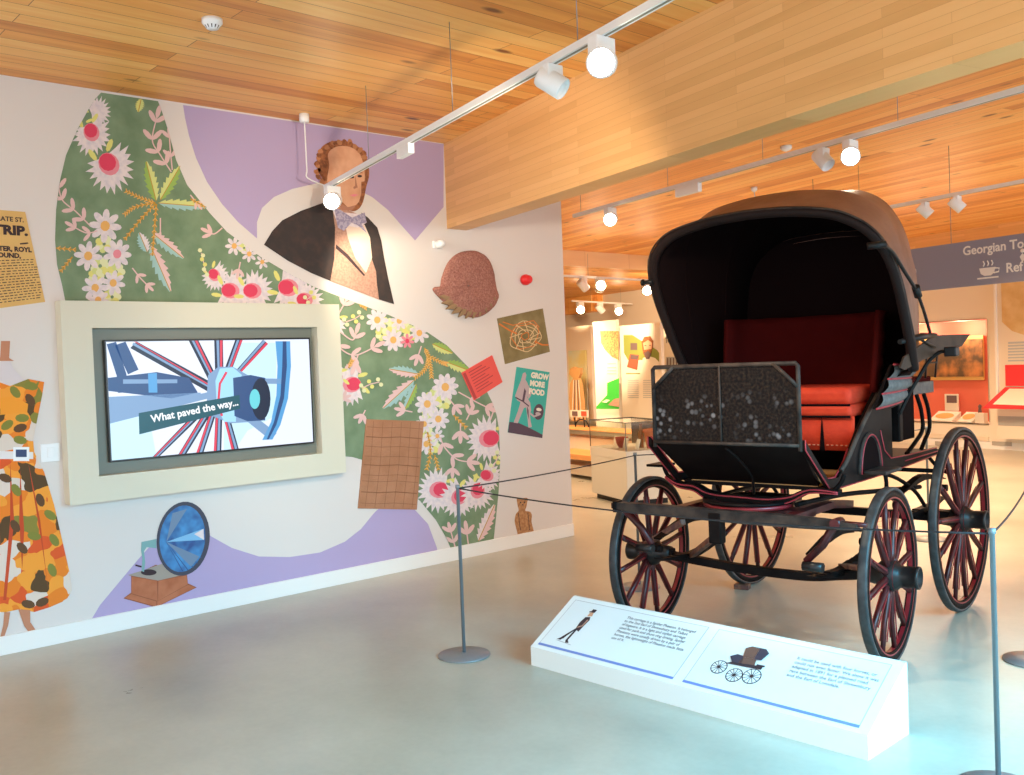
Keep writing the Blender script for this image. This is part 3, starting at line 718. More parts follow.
# bear print
mat('bear_fur', (.50, .26, .12), .95, noise=(40, (.36, .17, .07), .4, .6))
P = Print(.001); b8 = (500, 480, 8.533)
P.poly(cz([(142, 165), (150, 150), (165, 156), (200, 154), (225, 152), (240, 165), (232, 185), (226, 225), (215, 262), (255, 270), (272, 300), (268, 350), (278, 400), (285, 438), (245, 450), (205, 462), (155, 468), (145, 440), (134, 400), (124, 345), (135, 290), (158, 262), (150, 220), (145, 190)], *b8), 'bear_fur', 3)
for q in (ell(176, 192, 6, 7), ell(210, 190, 6, 7), ell(192, 212, 8, 5), stroke([(158, 280), (162, 350), (175, 430)], 5), stroke([(236, 280), (245, 350), (250, 430)], 5)): P.poly(cz(q, *b8), 'ink', step=False)
P.build('teddy_bear_print', 'small printed brown teddy bear just above the baseboard near the wall end', 'wall graphic')

# ------------------------------------------------------------------ real fittings on the mural wall
mat('alarm_red', (.75, .015, .02), .35)
c = on_wall(524, 280)
B('alarm_red').lathe([(.0, 0), (.045, 0), (.047, .02), (.047, .035), (.036, .045), (.036, .07), (.03, .078), (0, .08)], (0, c.y, c.z), (1, 0, 0)).build('fire_alarm')
tag(bpy.data.objects['fire_alarm'], 'small round red fire alarm sounder on the white wall', 'alarm')
c = on_wall(437, 245)
d = B('white_plastic'); d.box(.0, .02, c.y - .05, c.y + .05, c.z - .03, c.z + .03, bev=.006)
d.lathe([(0, 0), (.03, 0), (.034, .02), (.03, .05), (.02, .07), (0, .075)], (.015, c.y, c.z), (1, 0, .15))
tag(d.build('motion_sensor'), 'small white sensor on the wall under the beam end', 'sensor')
c = on_wall(50, 452.5)
e = thing('wall_switch', 'square white switch plate on wall beside the printed dress', 'switch', (0, c.y, c.z))
B('white_plastic').box(0, .009, -.055, .055, -.055, .055, bev=.003).build('plate', parent=e)
B('white_plastic').box(.008, .014, -.018, .018, -.03, .03, bev=.002).build('rocker', parent=e)

# ------------------------------------------------------------------ wall screen
FX = .10
def fw(px, py, x=FX): return on_wall(px, py, x)
e0 = thing('wall_screen', 'large wall mounted display in deep cream surround showing a carriage wheel', 'screen', (0, 2.85, 1.45))
off = Vector((0, -2.85, -1.45))
oy0, oy1 = fw(60, 302).y, fw(339, 303).y; oz0, oz1 = .842, 2.083
iy0, iy1 = fw(92, 328).y, fw(317, 327).y; iz1 = (fw(92, 328).z + fw(317, 327).z) / 2; iz0 = (fw(97, 475).z + fw(320, 455).z) / 2
mat('screen_surround', (.68, .65, .52), .55); mat('recess_grey', (.20, .20, .16), .45, metal=.1)
c = B('screen_surround')
for (a, b_, z0, z1) in ((oy0, iy0, oz0, oz1), (iy1, oy1, oz0, oz1), (iy0, iy1, oz0, iz0), (iy0, iy1, iz1, oz1)):
    c.box(0.0, FX, a, b_, z0, z1)
o = c.build('surround', parent=e0); o.location = off; bmesh_ = None
o = B('recess_grey').box(.004, .02, iy0, iy1, iz0, iz1).build('recess_panel', parent=e0); o.location = off
TX = .055
ty0, ty1 = fw(104, 340, TX).y, fw(310, 338, TX).y; tz1 = (fw(104, 340, TX).z + fw(309, 337.5, TX).z) / 2; tz0 = (fw(109, 462, TX).z + fw(311, 444, TX).z) / 2
o = B('black_gloss').box(.02, TX, ty0, ty1, tz0, tz1, bev=.004).build('television', parent=e0); o.location = off
m_ = .012; sy0, sy1, sz0, sz1 = ty0 + m_, ty1 - m_, tz0 + m_, tz1 - m_
def em(name, c_, s_=.58): return mat(name, (0, 0, 0), .3, emit=c_, es=s_)
em('tv_white', (.80, .86, 1.0)); em('tv_blue', (.10, .36, .70)); em('tv_sky', (.38, .72, .95)); em('tv_dark', (.012, .02, .05)); em('tv_navy', (.03, .08, .22)); em('tv_red', (.75, .05, .10)); em('tv_mid', (.22, .36, .58)); em('tv_band', (.01, .09, .12)); em('tv_text', (.95, .97, 1)); em('tv_cyan', (.15, .65, .72)); em('tv_pale', (.6, .85, 1.0))
c = MB(); SK = [0]
def tvp(pts, mt, lvl):
    """pts in crop pixels of the 300x220 crop (scale 3.413); mapped by the screen's own corners"""
    c.m(mt); V = []
    for x_, y_ in pts:
        p = fw(60 + x_ / 3.413, 290 + y_ / 3.413, TX)
        V.append(Vector((TX + .0006 + lvl * .0003, min(max(p.y, sy0), sy1), min(max(p.z, sz0), sz1))))
    for t in tessellate_polygon([V]):
        try:
            f = c.bm.faces.new([c.bm.verts.new(V[i]) for i in t]); f.material_index = c.cur; f.normal_update()
            if f.normal.x < 0: f.normal_flip()
        except ValueError: pass
c.m('tv_white'); c.face([(TX + .0004, sy0, sz0), (TX + .0004, sy1, sz0), (TX + .0004, sy1, sz1), (TX + .0004, sy0, sz1)])
tvp([(600, 180), (740, 180), (735, 430), (640, 480), (600, 560), (560, 560), (560, 300)], 'tv_pale', 0)
tvp([(160, 430), (300, 410), (330, 590), (160, 590)], 'tv_pale', 0)
hc = (545, 350)
for i_, (x1_, y1_, w0, w1) in enumerate(((250, 180, 34, 42), (455, 150, 30, 36), (540, 150, 28, 30), (610, 160, 24, 28), (700, 175, 16, 20), (330, 590, 26, 34), (420, 600, 24, 32), (480, 600, 22, 26), (540, 600, 22, 26), (600, 590, 20, 24), (160, 440, 20, 34), (730, 500, 20, 30))):
    tvp(stroke([hc, (x1_, y1_)], [w0, w1]), 'tv_dark' if i_ < 10 else 'tv_mid', 1)
    dx_, dy_ = x1_ - hc[0], y1_ - hc[1]; l_ = sqrt(dx_ ** 2 + dy_ ** 2); nx_, ny_ = -dy_ / l_, dx_ / l_
    for q_, mm_ in ((9, 'tv_red'), (-3, 'tv_mid')):
        if i_ < 10: tvp(stroke([(hc[0] + nx_ * q_ * .5, hc[1] + ny_ * q_ * .5), (x1_ + nx_ * q_, y1_ + ny_ * q_)], [5, 9]), mm_, 2)
tvp([(735, 175), (785, 175), (788, 260), (778, 370), (752, 460), (725, 510), (690, 512), (720, 450), (738, 360), (742, 260)], 'tv_blue', 3)
tvp([(760, 175), (772, 175), (774, 260), (764, 370), (738, 460), (712, 510), (705, 510), (730, 450), (752, 360), (758, 260)], 'tv_navy', 4)
tvp(stroke([(175, 180), (210, 290), (215, 350)], 34), 'tv_navy', 1); tvp(stroke([(205, 180), (250, 280)], 40), 'tv_navy', 1)
tvp([(160, 300), (330, 280), (440, 300), (470, 350), (380, 370), (160, 345)], 'tv_navy', 3)
tvp([(215, 305), (400, 305), (400, 318), (215, 320)], 'tv_mid', 4); tvp([(300, 285), (330, 283), (332, 350), (302, 350)], 'tv_blue', 5)
tvp([(160, 365), (480, 350), (480, 372), (160, 440)], 'tv_mid', 3)
tvp([(640, 450), (670, 445), (738, 490), (715, 510)], 'tv_mid', 3); tvp(stroke([(640, 310), (765, 312)], 18), 'tv_mid', 3)
tvp([(505, 290), (540, 262), (590, 262), (640, 290), (700, 300), (715, 360), (700, 430), (660, 450), (580, 455), (520, 430), (500, 370)], 'tv_mid', 5)
tvp([(545, 268), (590, 264), (620, 290), (600, 360), (600, 450), (560, 450), (535, 400), (530, 310)], 'tv_sky', 6)
tvp(stroke([(568, 280), (545, 320), (540, 380), (552, 430)], 8), 'tv_red', 7)
tvp([(590, 300), (650, 290), (700, 300), (700, 445), (640, 448), (595, 430)], 'tv_navy', 7); tvp(ell(685, 372, 33, 72, 0, 20), 'tv_dark', 8); tvp(ell(664, 372, 18, 34, 0, 16), 'tv_cyan', 9)
tvp([(268, 420), (612, 358), (614, 405), (270, 493)], 'tv_band', 10)
o = c.build('screen_picture', parent=e0, recalc=False); o.location = off
q0 = fw(60 + 312 / 3.413, 290 + 452 / 3.413, TX); q1 = fw(60 + 612 / 3.413, 290 + 392 / 3.413, TX); q0.x = q1.x = TX + .0042
o = text_mesh('What paved the way...', .105, 'tv_text', basis(q0, q1 - q0, (0, 0, 1)), 'caption_lettering', e0, bold=.0025, extrude=.0003)
wtx = max(v.co.y for v in o.data.vertices) - min(v.co.y for v in o.data.vertices)
ks = (q1.y - q0.y) / wtx
for v in o.data.vertices: v.co = q0 + (v.co - q0) * ks
o.location = off
# ------------------------------------------------------------------ carriage
CO = Vector((CAM.x - 3.063, 4.532, 0)); CT = R_(7.7)
car = thing('carriage', 'black and red horse carriage with raised brown leather hood and red seat', 'carriage', CO, CT)
n0 = Vector((cos(CT), sin(CT), 0)); t0 = Vector((-sin(CT), cos(CT), 0))
def on_local(px, py, axis, val):
    """pixel -> carriage local point on the plane x=val or y=val"""
    n = n0 if axis == 'x' else t0
    p = on_plane(px, py, CO + n * val, n) - CO
    return Vector((p.dot(n0), p.dot(t0), p.z))
def dash_mat():
    m = bpy.data.materials.new('worn_leather'); m.use_nodes = True; nt = m.node_tree; L = nt.links; b = nt.nodes['Principled BSDF']
    b.inputs['Roughness'].default_value = .48; b.inputs['Specular IOR Level'].default_value = .06
    tc = nt.nodes.new('ShaderNodeTexCoord')
    n = nt.nodes.new('ShaderNodeTexNoise'); n.inputs['Scale'].default_value = 70; n.inputs['Detail'].default_value = 8; L.new(tc.outputs['Object'], n.inputs[0])
    r = nt.nodes.new('ShaderNodeValToRGB'); e = r.color_ramp.elements; e[0].position = .42; e[0].color = (.008, .006, .006, 1); e[1].position = .76; e[1].color = (.034, .022, .016, 1); L.new(n.outputs['Fac'], r.inputs['Fac'])
    v = nt.nodes.new('ShaderNodeTexVoronoi'); v.inputs['Scale'].default_value = 26; v.inputs['Randomness'].default_value = 1; L.new(tc.outputs['Object'], v.inputs['Vector'])
    r2 = nt.nodes.new('ShaderNodeValToRGB'); r2.color_ramp.elements[0].position = .2; r2.color_ramp.elements[0].color = (1, 1, 1, 1); r2.color_ramp.elements[1].position = .42; r2.color_ramp.elements[1].color = (0, 0, 0, 1); L.new(v.outputs['Distance'], r2.inputs['Fac'])
    # chips sit in the lower middle band of the panel
    s = nt.nodes.new('ShaderNodeSeparateXYZ'); L.new(tc.outputs['Object'], s.inputs[0])
    a = nt.nodes.new('ShaderNodeMapRange'); a.interpolation_type = 'SMOOTHSTEP'; L.new(s.outputs['Z'], a.inputs[0]); a.inputs[1].default_value = 1.44; a.inputs[2].default_value = 1.30
    a2_ = nt.nodes.new('ShaderNodeMapRange'); a2_.interpolation_type = 'SMOOTHSTEP'; L.new(s.outputs['Z'], a2_.inputs[0]); a2_.inputs[1].default_value = 1.12; a2_.inputs[2].default_value = 1.20
    n3 = nt.nodes.new('ShaderNodeTexNoise'); n3.inputs['Scale'].default_value = 4.5; L.new(tc.outputs['Object'], n3.inputs[0])
    g = nt.nodes.new('ShaderNodeMapRange'); L.new(n3.outputs['Fac'], g.inputs[0]); g.inputs[1].default_value = .50; g.inputs[2].default_value = .66
    def mul(p, q):
        k = nt.nodes.new('ShaderNodeMath'); k.operation = 'MULTIPLY'; L.new(p, k.inputs[0]); L.new(q, k.inputs[1]); return k.outputs[0]
    msk = mul(mul(mul(r2.outputs['Color'], a.outputs[0]), a2_.outputs[0]), g.outputs[0])
    mx = nt.nodes.new('ShaderNodeMix'); mx.data_type = 'RGBA'; L.new(msk, mx.inputs[0]); L.new(r.outputs['Color'], mx.inputs[6]); mx.inputs[7].default_value = (.17, .16, .17, 1)
    L.new(mx.outputs[2], b.inputs['Base Color'])
    bp_ = nt.nodes.new('ShaderNodeBump'); bp_.inputs['Strength'].default_value = .4; bp_.inputs['Distance'].default_value = .004; L.new(n.outputs['Fac'], bp_.inputs['Height']); L.new(bp_.outputs[0], b.inputs['Normal'])
    MAT['worn_leather'] = m
dash_mat()
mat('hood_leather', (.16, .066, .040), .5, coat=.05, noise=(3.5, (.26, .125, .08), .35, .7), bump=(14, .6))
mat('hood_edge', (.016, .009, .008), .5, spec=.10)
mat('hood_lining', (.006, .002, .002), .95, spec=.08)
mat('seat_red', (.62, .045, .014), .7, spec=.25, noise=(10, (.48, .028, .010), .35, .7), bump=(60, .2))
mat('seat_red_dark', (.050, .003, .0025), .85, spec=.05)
mat('piping_red', (.36, .025, .035), .5)
mat('panel_grey', (.10, .10, .098), .6, spec=.25, noise=(30, (.15, .15, .145), .4, .7), bump=(80, .3))
mat('hub_black', (.012, .010, .010), .38, spec=.35)
mat('worn_bar', (.060, .042, .034), .5, spec=.12, noise=(12, (.022, .017, .016), .4, .65))
mat('worn_bar_wood', (.20, .09, .05), .5, noise=(30, (.10, .035, .03), .4, .6))
mat('flap_leather', (.06, .036, .024), .6, spec=.15, noise=(12, (.035, .021, .015), .4, .7))
mat('floor_mat', (.42, .22, .08), .8)

def part(mb, name, label=None, parent=car, **k):
    o = mb.build(name, parent=parent, **k)
    if label: o['label'] = label
    return o
# ---- wheels
def make_wheel(r, nsp, x, y, side, steer=0):
    w = .042
    # felloe (wooden rim), local axis X
    f = B('coach_black'); f.lathe([(r - .016, -w / 2), (r - .016, w / 2), (r - .062, w / 2 - .003), (r - .066, 0), (r - .062, -w / 2 + .003), (r - .016, -w / 2)], ax=(1, 0, 0), n=72)
    f.m('coach_red'); 
    for s_ in (1, -1): f.lathe([(r - .058, s_ * (w / 2 + .0008)), (r - .050, s_ * (w / 2 + .0012))], ax=(1, 0, 0), n=72)
    f.lathe([(r - .0665, -w / 2 + .010), (r - .067, w / 2 - .010)], ax=(1, 0, 0), n=72)
    o = f.build('wheel', parent=car); o.location = (x, y, r); o.rotation_euler = (0, 0, steer)
    B('tyre').lathe([(r - .018, -w / 2 - .002), (r - .004, -w / 2 - .002), (r, -w / 2 + .006), (r, w / 2 - .006), (r - .004, w / 2 + .002), (r - .018, w / 2 + .002), (r - .018, -w / 2 - .002)], ax=(1, 0, 0), n=72).build('tyre', parent=o)
    h = B('hub_black'); s = side
    prof = [(0, -.13), (.042, -.13), (.046, -.10), (.052, -.06), (.075, -.035), (.082, 0), (.075, .035), (.058, .055), (.052, .075), (.054, .085), (.054, .130), (.058, .133), (.058, .147), (.050, .150), (.047, .125), (0, .125)]
    h.lathe([(a, b_ * s) for a, b_ in prof], ax=(1, 0, 0), n=28)
    h.m('coach_red'); h.lathe([(.0765, .033 * s), (.0775, .036 * s)], ax=(1, 0, 0), n=28)
    h.build('hub', parent=o)
    sp = B('coach_maroon')
    L_ = r - .06
    sp.tube([(0, 0, .06), (.004 * s, 0, .11), (-.002 * s, 0, L_ * .6), (0, 0, L_)], [.020, .019, .0145, .0155], n=8, flat=(.85, 1.15))
    sp.m('coach_red'); sp.box(-.019, -.014, -.003, .003, .11, L_ * .86) if s < 0 else sp.box(.014, .0195, -.003, .003, .11, L_ * .86)
    sp.box(-.0195, -.014, -.003, .003, .11, L_ * .86) if s > 0 else sp.box(.014, .0195, -.003, .003, .11, L_ * .86)
    s0 = sp.build('spoke', parent=o)
    for k in range(1, nsp):
        q = s0.copy(); COL.objects.link(q); q.parent = o; q.rotation_euler = (2 * pi * k / nsp + .12, 0, 0)
    s0.rotation_euler = (.12, 0, 0)
    return o
FRr, RRr, TW, WB = .449, .556, 1.373, 1.278
ST = R_(3.2)
for s_ in (1, -1):
    make_wheel(FRr, 12, s_ * TW / 2 * cos(ST), s_ * TW / 2 * sin(ST), s_, ST)
    make_wheel(RRr, 14, s_ * TW / 2, WB, s_)
# ---- axles
a = B('coach_black'); a.bar(crv([(-.60, -.0, .445), (-.45, 0, .43), (-.1, 0, .405), (.25, 0, .40), (.45, 0, .425), (.60, 0, .445)], 5), .042, .045)
a.box(-.66, -.54, -.03, .03, .425, .48, bev=.008); a.box(.54, .66, -.03, .03, .425, .48, bev=.008)
part(a, 'front_axle').rotation_euler = (0, 0, ST)
a = B('coach_black'); a.bar([(-.62, WB, .556), (.62, WB, .556)], .045, .05); a.box(-.64, -.50, WB - .05, WB + .05, .52, .60, bev=.01); a.box(.50, .64, WB - .05, WB + .05, .52, .60, bev=.01)
part(a, 'rear_axle')
# ---- splinter bar with its end caps and the two crossed stays
SY = -.45
a = B('worn_bar'); a.bar(crv([(-.66, SY, .785), (-.60, SY, .785), (-.3, SY, .78), (0, SY, .775), (.3, SY, .775), (.55, SY, .775), (.66, SY, .775), (.72, SY, .775)], 3), [.05] * 22, [.028, .032, .036, .04, .046, .05, .054, .056, .058, .058, .06, .06, .058, .056, .054, .050, .044, .04, .036, .032, .028, .026][:22])
a.m('coach_maroon'); a.tube([(.62, SY - .04, .785), (.62, SY + .04, .785)], .024, n=12); a.tube([(.66, SY, .785), (.76, SY, .785)], .012, n=8)
a.m('coach_black'); a.box(-.645, -.625, SY - .035, SY + .035, .75, .81, bev=.004); xb = on_local(717, 530, 'y', SY).x; a.box(xb - .035, xb + .035, SY - .028, SY + .028, .63, .79, bev=.006)
part(a, 'splinter_bar')
for s_ in (1, -1):
    a = B('coach_maroon'); a.tube([(s_ * .60, SY + .01, .77), (s_ * .52, SY + .06, .66), (s_ * .44, SY + .04, .575)], [.022, .020, .018], n=10); a.m('hub_black'); a.tube([(s_ * .48 - .05, SY + .03, .555), (s_ * .48 + .05, SY + .03, .555)], .024, n=10)
    part(a, 'stay')
a = B('worn_bar_wood'); a.bar([on_local(641, 547, 'y', -.12), on_local(683, 522, 'y', -.38)], .03, .028); part(a, 'brace'); a = B('worn_bar_wood'); a.bar([on_local(691, 556, 'y', -.03), on_local(722, 531, 'y', -.36)], .03, .028); part(a, 'brace')
a = B('worn_bar_wood'); a.bar([(.60, -.1, .50), (.42, .1, .46)], .05, .02); part(a, 'brace')
# ---- longitudinal springs at the front and back axles
def leaf(mb, x, ya, yb, z0, sag, n=4, w=.045):
    for k in range(n):
        t = .5 - .5 * (1 - k * .2); L0 = ya + (yb - ya) * t * .9; L1 = yb - (yb - ya) * t * .9
        mb.bar(crv([(x, L0, z0 - sag * ((2 * ((L0 - ya) / (yb - ya)) - 1) ** 2 - 1) - sag - k * .009 * (1 if sag > 0 else -1) + sag), (x, (ya + yb) / 2, z0 + sag - k * .009 * (1 if sag > 0 else -1)), (x, L1, z0 - sag * ((2 * ((L1 - ya) / (yb - ya)) - 1) ** 2 - 1) - sag - k * .009 * (1 if sag > 0 else -1) + sag)], 5), w, .008)
for s_ in (1, -1):
    a = B('coach_black'); leaf(a, s_ * .44, -.36, .36, .49, -.055); leaf(a, s_ * .44, -.36, .36, .60, .075)
    a.tube([(s_ * .44 - .025, -.36, .545), (s_ * .44 + .025, -.36, .545)], .02, n=10); a.tube([(s_ * .44 - .025, .36, .545), (s_ * .44 + .025, .36, .545)], .02, n=10)
    part(a, 'leaf_spring')
    a = B('coach_black'); leaf(a, s_ * .46, WB - .42, WB + .42, .62, -.05, 5); leaf(a, s_ * .46, WB - .42, WB + .42, .74, .07, 4)
    a.tube([(s_ * .46 - .03, WB - .42, .68), (s_ * .46 + .03, WB - .42, .68)], .022, n=10); a.tube([(s_ * .46 - .03, WB + .42, .68), (s_ * .46 + .03, WB + .42, .68)], .022, n=10)
    part(a, 'leaf_spring')
# ---- turntable: red ring plates and curved bolster with red lining
a = B('coach_red'); a.lathe([(.19, -.010), (.245, -.010), (.245, .010), (.19, .010), (.19, -.010)], (-.02, -.08, .79), n=48)
a.m('coach_black'); a.lathe([(.18, .012), (.25, .012), (.25, .026), (.18, .026), (.18, .012)], (-.02, -.08, .79), n=48)
a.m('coach_maroon'); a.box(-.34, .34, -.13, -.03, .735, .775, bev=.01); a.box(-.07, .05, -.42, .45, .735, .77, bev=.008); a.box(-.36, -.30, -.42, .2, .745, .78); a.box(.28, .34, -.42, .2, .745, .78)
part(a, 'turntable')
BS = crv([on_local(px, py, 'y', -.12) for px, py in ((668, 476), (680, 484), (696, 487), (708, 494), (724, 498), (748, 500), (770, 501), (792, 498), (812, 490), (840, 492))], 4)
a = B('coach_black'); a.bar(BS, .06, [.02 + .035 * (1 - abs(2 * i / (len(BS) - 1) - 1)) for i in range(len(BS))])
a.m('piping_red'); a.tube([p + Vector((0, -.031, .018 * (1 - abs(2 * i / (len(BS) - 1) - 1)))) for i, p in enumerate(BS)], .0045, n=6)
a.tube([p + Vector((0, -.031, -.008 - .022 * (1 - abs(2 * i / (len(BS) - 1) - 1)))) for i, p in enumerate(BS)], .004, n=6)
part(a, 'cross_spring')
for s_ in (1, -1):                                  # step pads on curled irons
    a = B('coach_black'); a.tube(crv([(s_ * .40, -.12, .86), (s_ * .46, -.12, .88), (s_ * .51, -.12, .93), (s_ * .53, -.12, .975)], 4), .012, n=8)
    if s_ < 0: a.box(s_ * .55 - .055, s_ * .55 + .055, -.19, -.05, .975, .99, bev=.005)
    part(a, 'step_iron')
    a = B('coach_black'); a.tube(crv([(s_ * .50, .48, .74), (s_ * .53, .47, .84), (s_ * .53, .45, .925)], 4), .012, n=8); a.m('worn_bar'); a.box(s_ * .53 - .06, s_ * .53 + .06, .30, .55, .925, .945, bev=.005); part(a, 'step')
# ---- reach irons to the rear axle
for s_ in (1, -1):
    a = B('coach_black'); a.tube(crv([(s_ * .26, -.1, .80), (s_ * .30, .4, .79), (s_ * .36, .85, .76), (s_ * .46, 1.25, .74)], 4), .014, n=8)
    a.tube(crv([(s_ * .40, .4, .93), (s_ * .44, .8, .86), (s_ * .47, 1.1, .74), (s_ * .48, 1.27, .62)], 4), .012, n=8); part(a, 'reach_iron')
a = B('coach_maroon'); a.bar([(0, 0, .77), (0, 1.28, .60)], .06, .05); part(a, 'perch_pole')
# ---- body
HW = .43
DY = -.40
z = {}
dtop = 1.548; dbot = 1.135
# octagonal dash panel with iron rail
a = B('worn_leather'); c_ = .115
pan = [(-.40, DY, dbot + .0), (.42, DY, dbot + .0), (.425, DY, dtop - c_), (.425 - .125, DY, dtop - .012), (-.405 + .13, DY, dtop - .012), (-.405, DY, dtop - c_)]
a.prism(pan, (0, .018, 0)); part(a, 'dash_panel', 'worn black leather dashboard with pale chips')
a = B('worn_bar'); rr = .0115
a.tube([(-.405, DY, dbot - .02), (-.405, DY, dtop - .01), (-.395, DY, dtop), (.415, DY, dtop), (.425, DY, dtop - .012), (.425, DY, dbot - .02)], rr, n=8)
a.tube([(-.405, DY - .004, dtop - c_), (-.275, DY - .004, dtop)], rr * .9, n=8); a.tube([(.425, DY - .004, dtop - c_), (.30, DY - .004, dtop)], rr * .9, n=8)
a.tube([(-.405, DY - .010, dbot + .008), (.425, DY - .010, dbot + .008)], .009, n=8); a.tube([(0, DY - .008, dbot), (0, DY - .008, dtop)], .006, n=6)
part(a, 'dash_rail')
# toe board slopes down and back
TB = -.10; tz = .905
a = B('coach_black'); a.prism([(-.405, DY, dbot), (.425, DY, dbot), (.385, TB, tz), (-.365, TB, tz)], (0, .02, .012)); a.tube(crv([(.02, DY - .0, 1.12), (.06, DY + .07, 1.05), (.07, TB - .12, .95), (.03, TB - .02, .84)], 4), .008, n=6)
part(a, 'toe_board')
a = B('floor_mat'); a.box(-.36, .38, TB, .46, .90, .925); part(a, 'floor_board')
# side panels: profile in yz, with red edge line
RAIL = [on_local(px, py, 'x', .452) for px, py in ((842, 471), (847, 461), (851, 449), (858, 430), (868, 407), (876, 391), (885, 374), (893, 362))]
prof = [(DY, 1.17), (DY, 1.12), (TB - .02, .895), (.05, .885), (.80, .885), (1.62, .905), (1.66, .93), (1.62, .95), (1.05, .955), (.78, .965), (.68, 1.02), (.62, 1.14), (.66, 1.24), (.98, 1.27), (.98, RAIL[-1].z)] + [(q.y + .01, q.z) for q in RAIL[::-1]] + [(.0, .94), (TB - .03, .945)]
for s_ in (1, -1):
    X = s_ * HW
    a = B('coach_black'); a.prism([(X, y_, z_) for y_, z_ in prof], (s_ * .02, 0, 0))
    a.m('piping_red'); a.tube([(X + s_ * .022, y_, z_) for y_, z_ in prof[0:6]], .0035, n=6); a.tube([(X + s_ * .022, y_, z_) for y_, z_ in prof[7:12]], .0035, n=6)
    a.tube([(X, y_, z_) for y_, z_ in prof[-5:] + [prof[0]]], .005, n=6)
    # arch of the cut-under
    arc = [(X + s_ * .024, .44 + .155 * cos(t), .925 + .205 * sin(t)) for t in [pi * k / 14 for k in range(15)]]
    a.m('hood_lining'); a.prism(arc, (s_ * .004, 0, 0)); a.m('worn_bar'); a.tube(arc, .013, n=8); a.m('piping_red'); a.tube([p_ + Vector((s_ * .013, 0, 0)) for p_ in map(Vector, arc)], .004, n=6)
    part(a, 'side_panel')
    # mudguard lip curving up to the seat rail
    a = B('worn_bar'); a.tube(crv([(s_ * (.445 + .006 * k), q.y, q.z) for k, q in enumerate(RAIL)], 4), .015, n=8, flat=(1, .7)); part(a, 'seat_rail')
    # padded panel with red piping on the seat side
    a = B('panel_grey'); K4 = [on_local(px, py, 'x', xx) for px, py, xx in ((876, 409, .53), (902, 401, .53), (914.5, 366, .57), (893, 364.5, .57))]
    pn_old = lambda u, v: Vector((s_ * (.535 + .04 * v + .012 * sin(pi * u)), (.32 + .24 * v) * (1 - u) + (.76 + .14 * v) * u, (1.265 + .245 * v) * (1 - u) + (1.285 + .215 * v) * u))
    pn = lambda u, v: (lambda q: Vector((s_ * (abs(q.x) + .012 * sin(pi * u)), q.y, q.z)))((K4[0] * (1 - u) + K4[1] * u) * (1 - v) + (K4[3] * (1 - u) + K4[2] * u) * v)
    for k in range(3):
        rows = []
        for j in range(6):
            v = (k + j / 5) / 3; bul = .022 * sin(pi * j / 5)
            rows.append([pn(i / 8, v) + Vector((s_ * bul, 0, 0)) for i in range(9)])
        a.grid(rows)
    a.m('piping_red')
    for k in range(4): a.tube([pn(i / 8, k / 3) + Vector((s_ * .004, 0, 0)) for i in range(9)], .006, n=6)
    a.m('coach_black'); a.prism([pn(0, 0) - Vector((s_ * .02, 0, 0)), pn(1, 0) - Vector((s_ * .02, 0, 0)), pn(1, 1) - Vector((s_ * .02, 0, 0)), pn(0, 1) - Vector((s_ * .02, 0, 0))], (s_ * .015, 0, 0))
    part(a, 'armrest_panel', 'grey padded armrest panel with red piping')
# underbody box
a = B('coach_black'); a.prism([(-.41, TB, .90), (-.41, TB, .88), (-.41, .1, .865), (-.41, 1.6, .88), (-.41, 1.6, .90)], (.82, 0, 0)); a.box(-.42, .42, .66, .90, .90, 1.27)
part(a, 'body_floor')
# seat: cushion, skirt, back
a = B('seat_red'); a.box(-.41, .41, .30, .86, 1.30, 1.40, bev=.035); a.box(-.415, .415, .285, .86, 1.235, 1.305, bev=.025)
a.m('hood_lining'); a.tube([(-.41, .288, 1.302), (.41, .288, 1.302)], .006, n=6); a.tube([(-.41, .288, 1.238), (.41, .288, 1.238)], .006, n=6)
part(a, 'seat_cushion')
a = B('seat_red')
rows = [[], []]
for k in range(49):
    u = k / 48; x_ = -.425 + .85 * u; pl_ = abs(((u * 4 + .28) % 1) - .5)
    dpt = .012 if pl_ > .47 else 0
    rows[0].append((x_, .31 + dpt, 1.24)); rows[1].append((x_ , .30 + dpt * 3, 1.05))
a.grid(rows); xp = on_local(822, 430, 'y', .295).x; a.m('hood_lining'); a.prism([(xp, .296, 1.235), (xp - .013, .292, 1.05), (xp + .013, .292, 1.05)], (0, -.002, 0))  # near-black wedge paints the shade inside the pleat
mat('stitch', (.55, .16, .08), .8); a.m('stitch')
for k in range(30): a.box(-.39 + k * .0264, -.381 + k * .0264, .2955, .2985, 1.078, 1.081)
part(a, 'seat_skirt', 'pleated red seat skirt with stitched hem', solid=.006)
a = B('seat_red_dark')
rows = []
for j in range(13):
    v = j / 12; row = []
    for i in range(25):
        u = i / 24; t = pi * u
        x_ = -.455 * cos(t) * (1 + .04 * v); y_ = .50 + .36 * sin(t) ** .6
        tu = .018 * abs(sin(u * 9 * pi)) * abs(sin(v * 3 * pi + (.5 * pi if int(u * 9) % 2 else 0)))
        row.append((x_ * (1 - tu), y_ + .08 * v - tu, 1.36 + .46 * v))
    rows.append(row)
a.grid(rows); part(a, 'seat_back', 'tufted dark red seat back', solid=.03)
a = B('coach_black'); a.box(-.44, .44, .98, 1.04, 1.04, 1.50, bev=.01); part(a, 'back_panel')
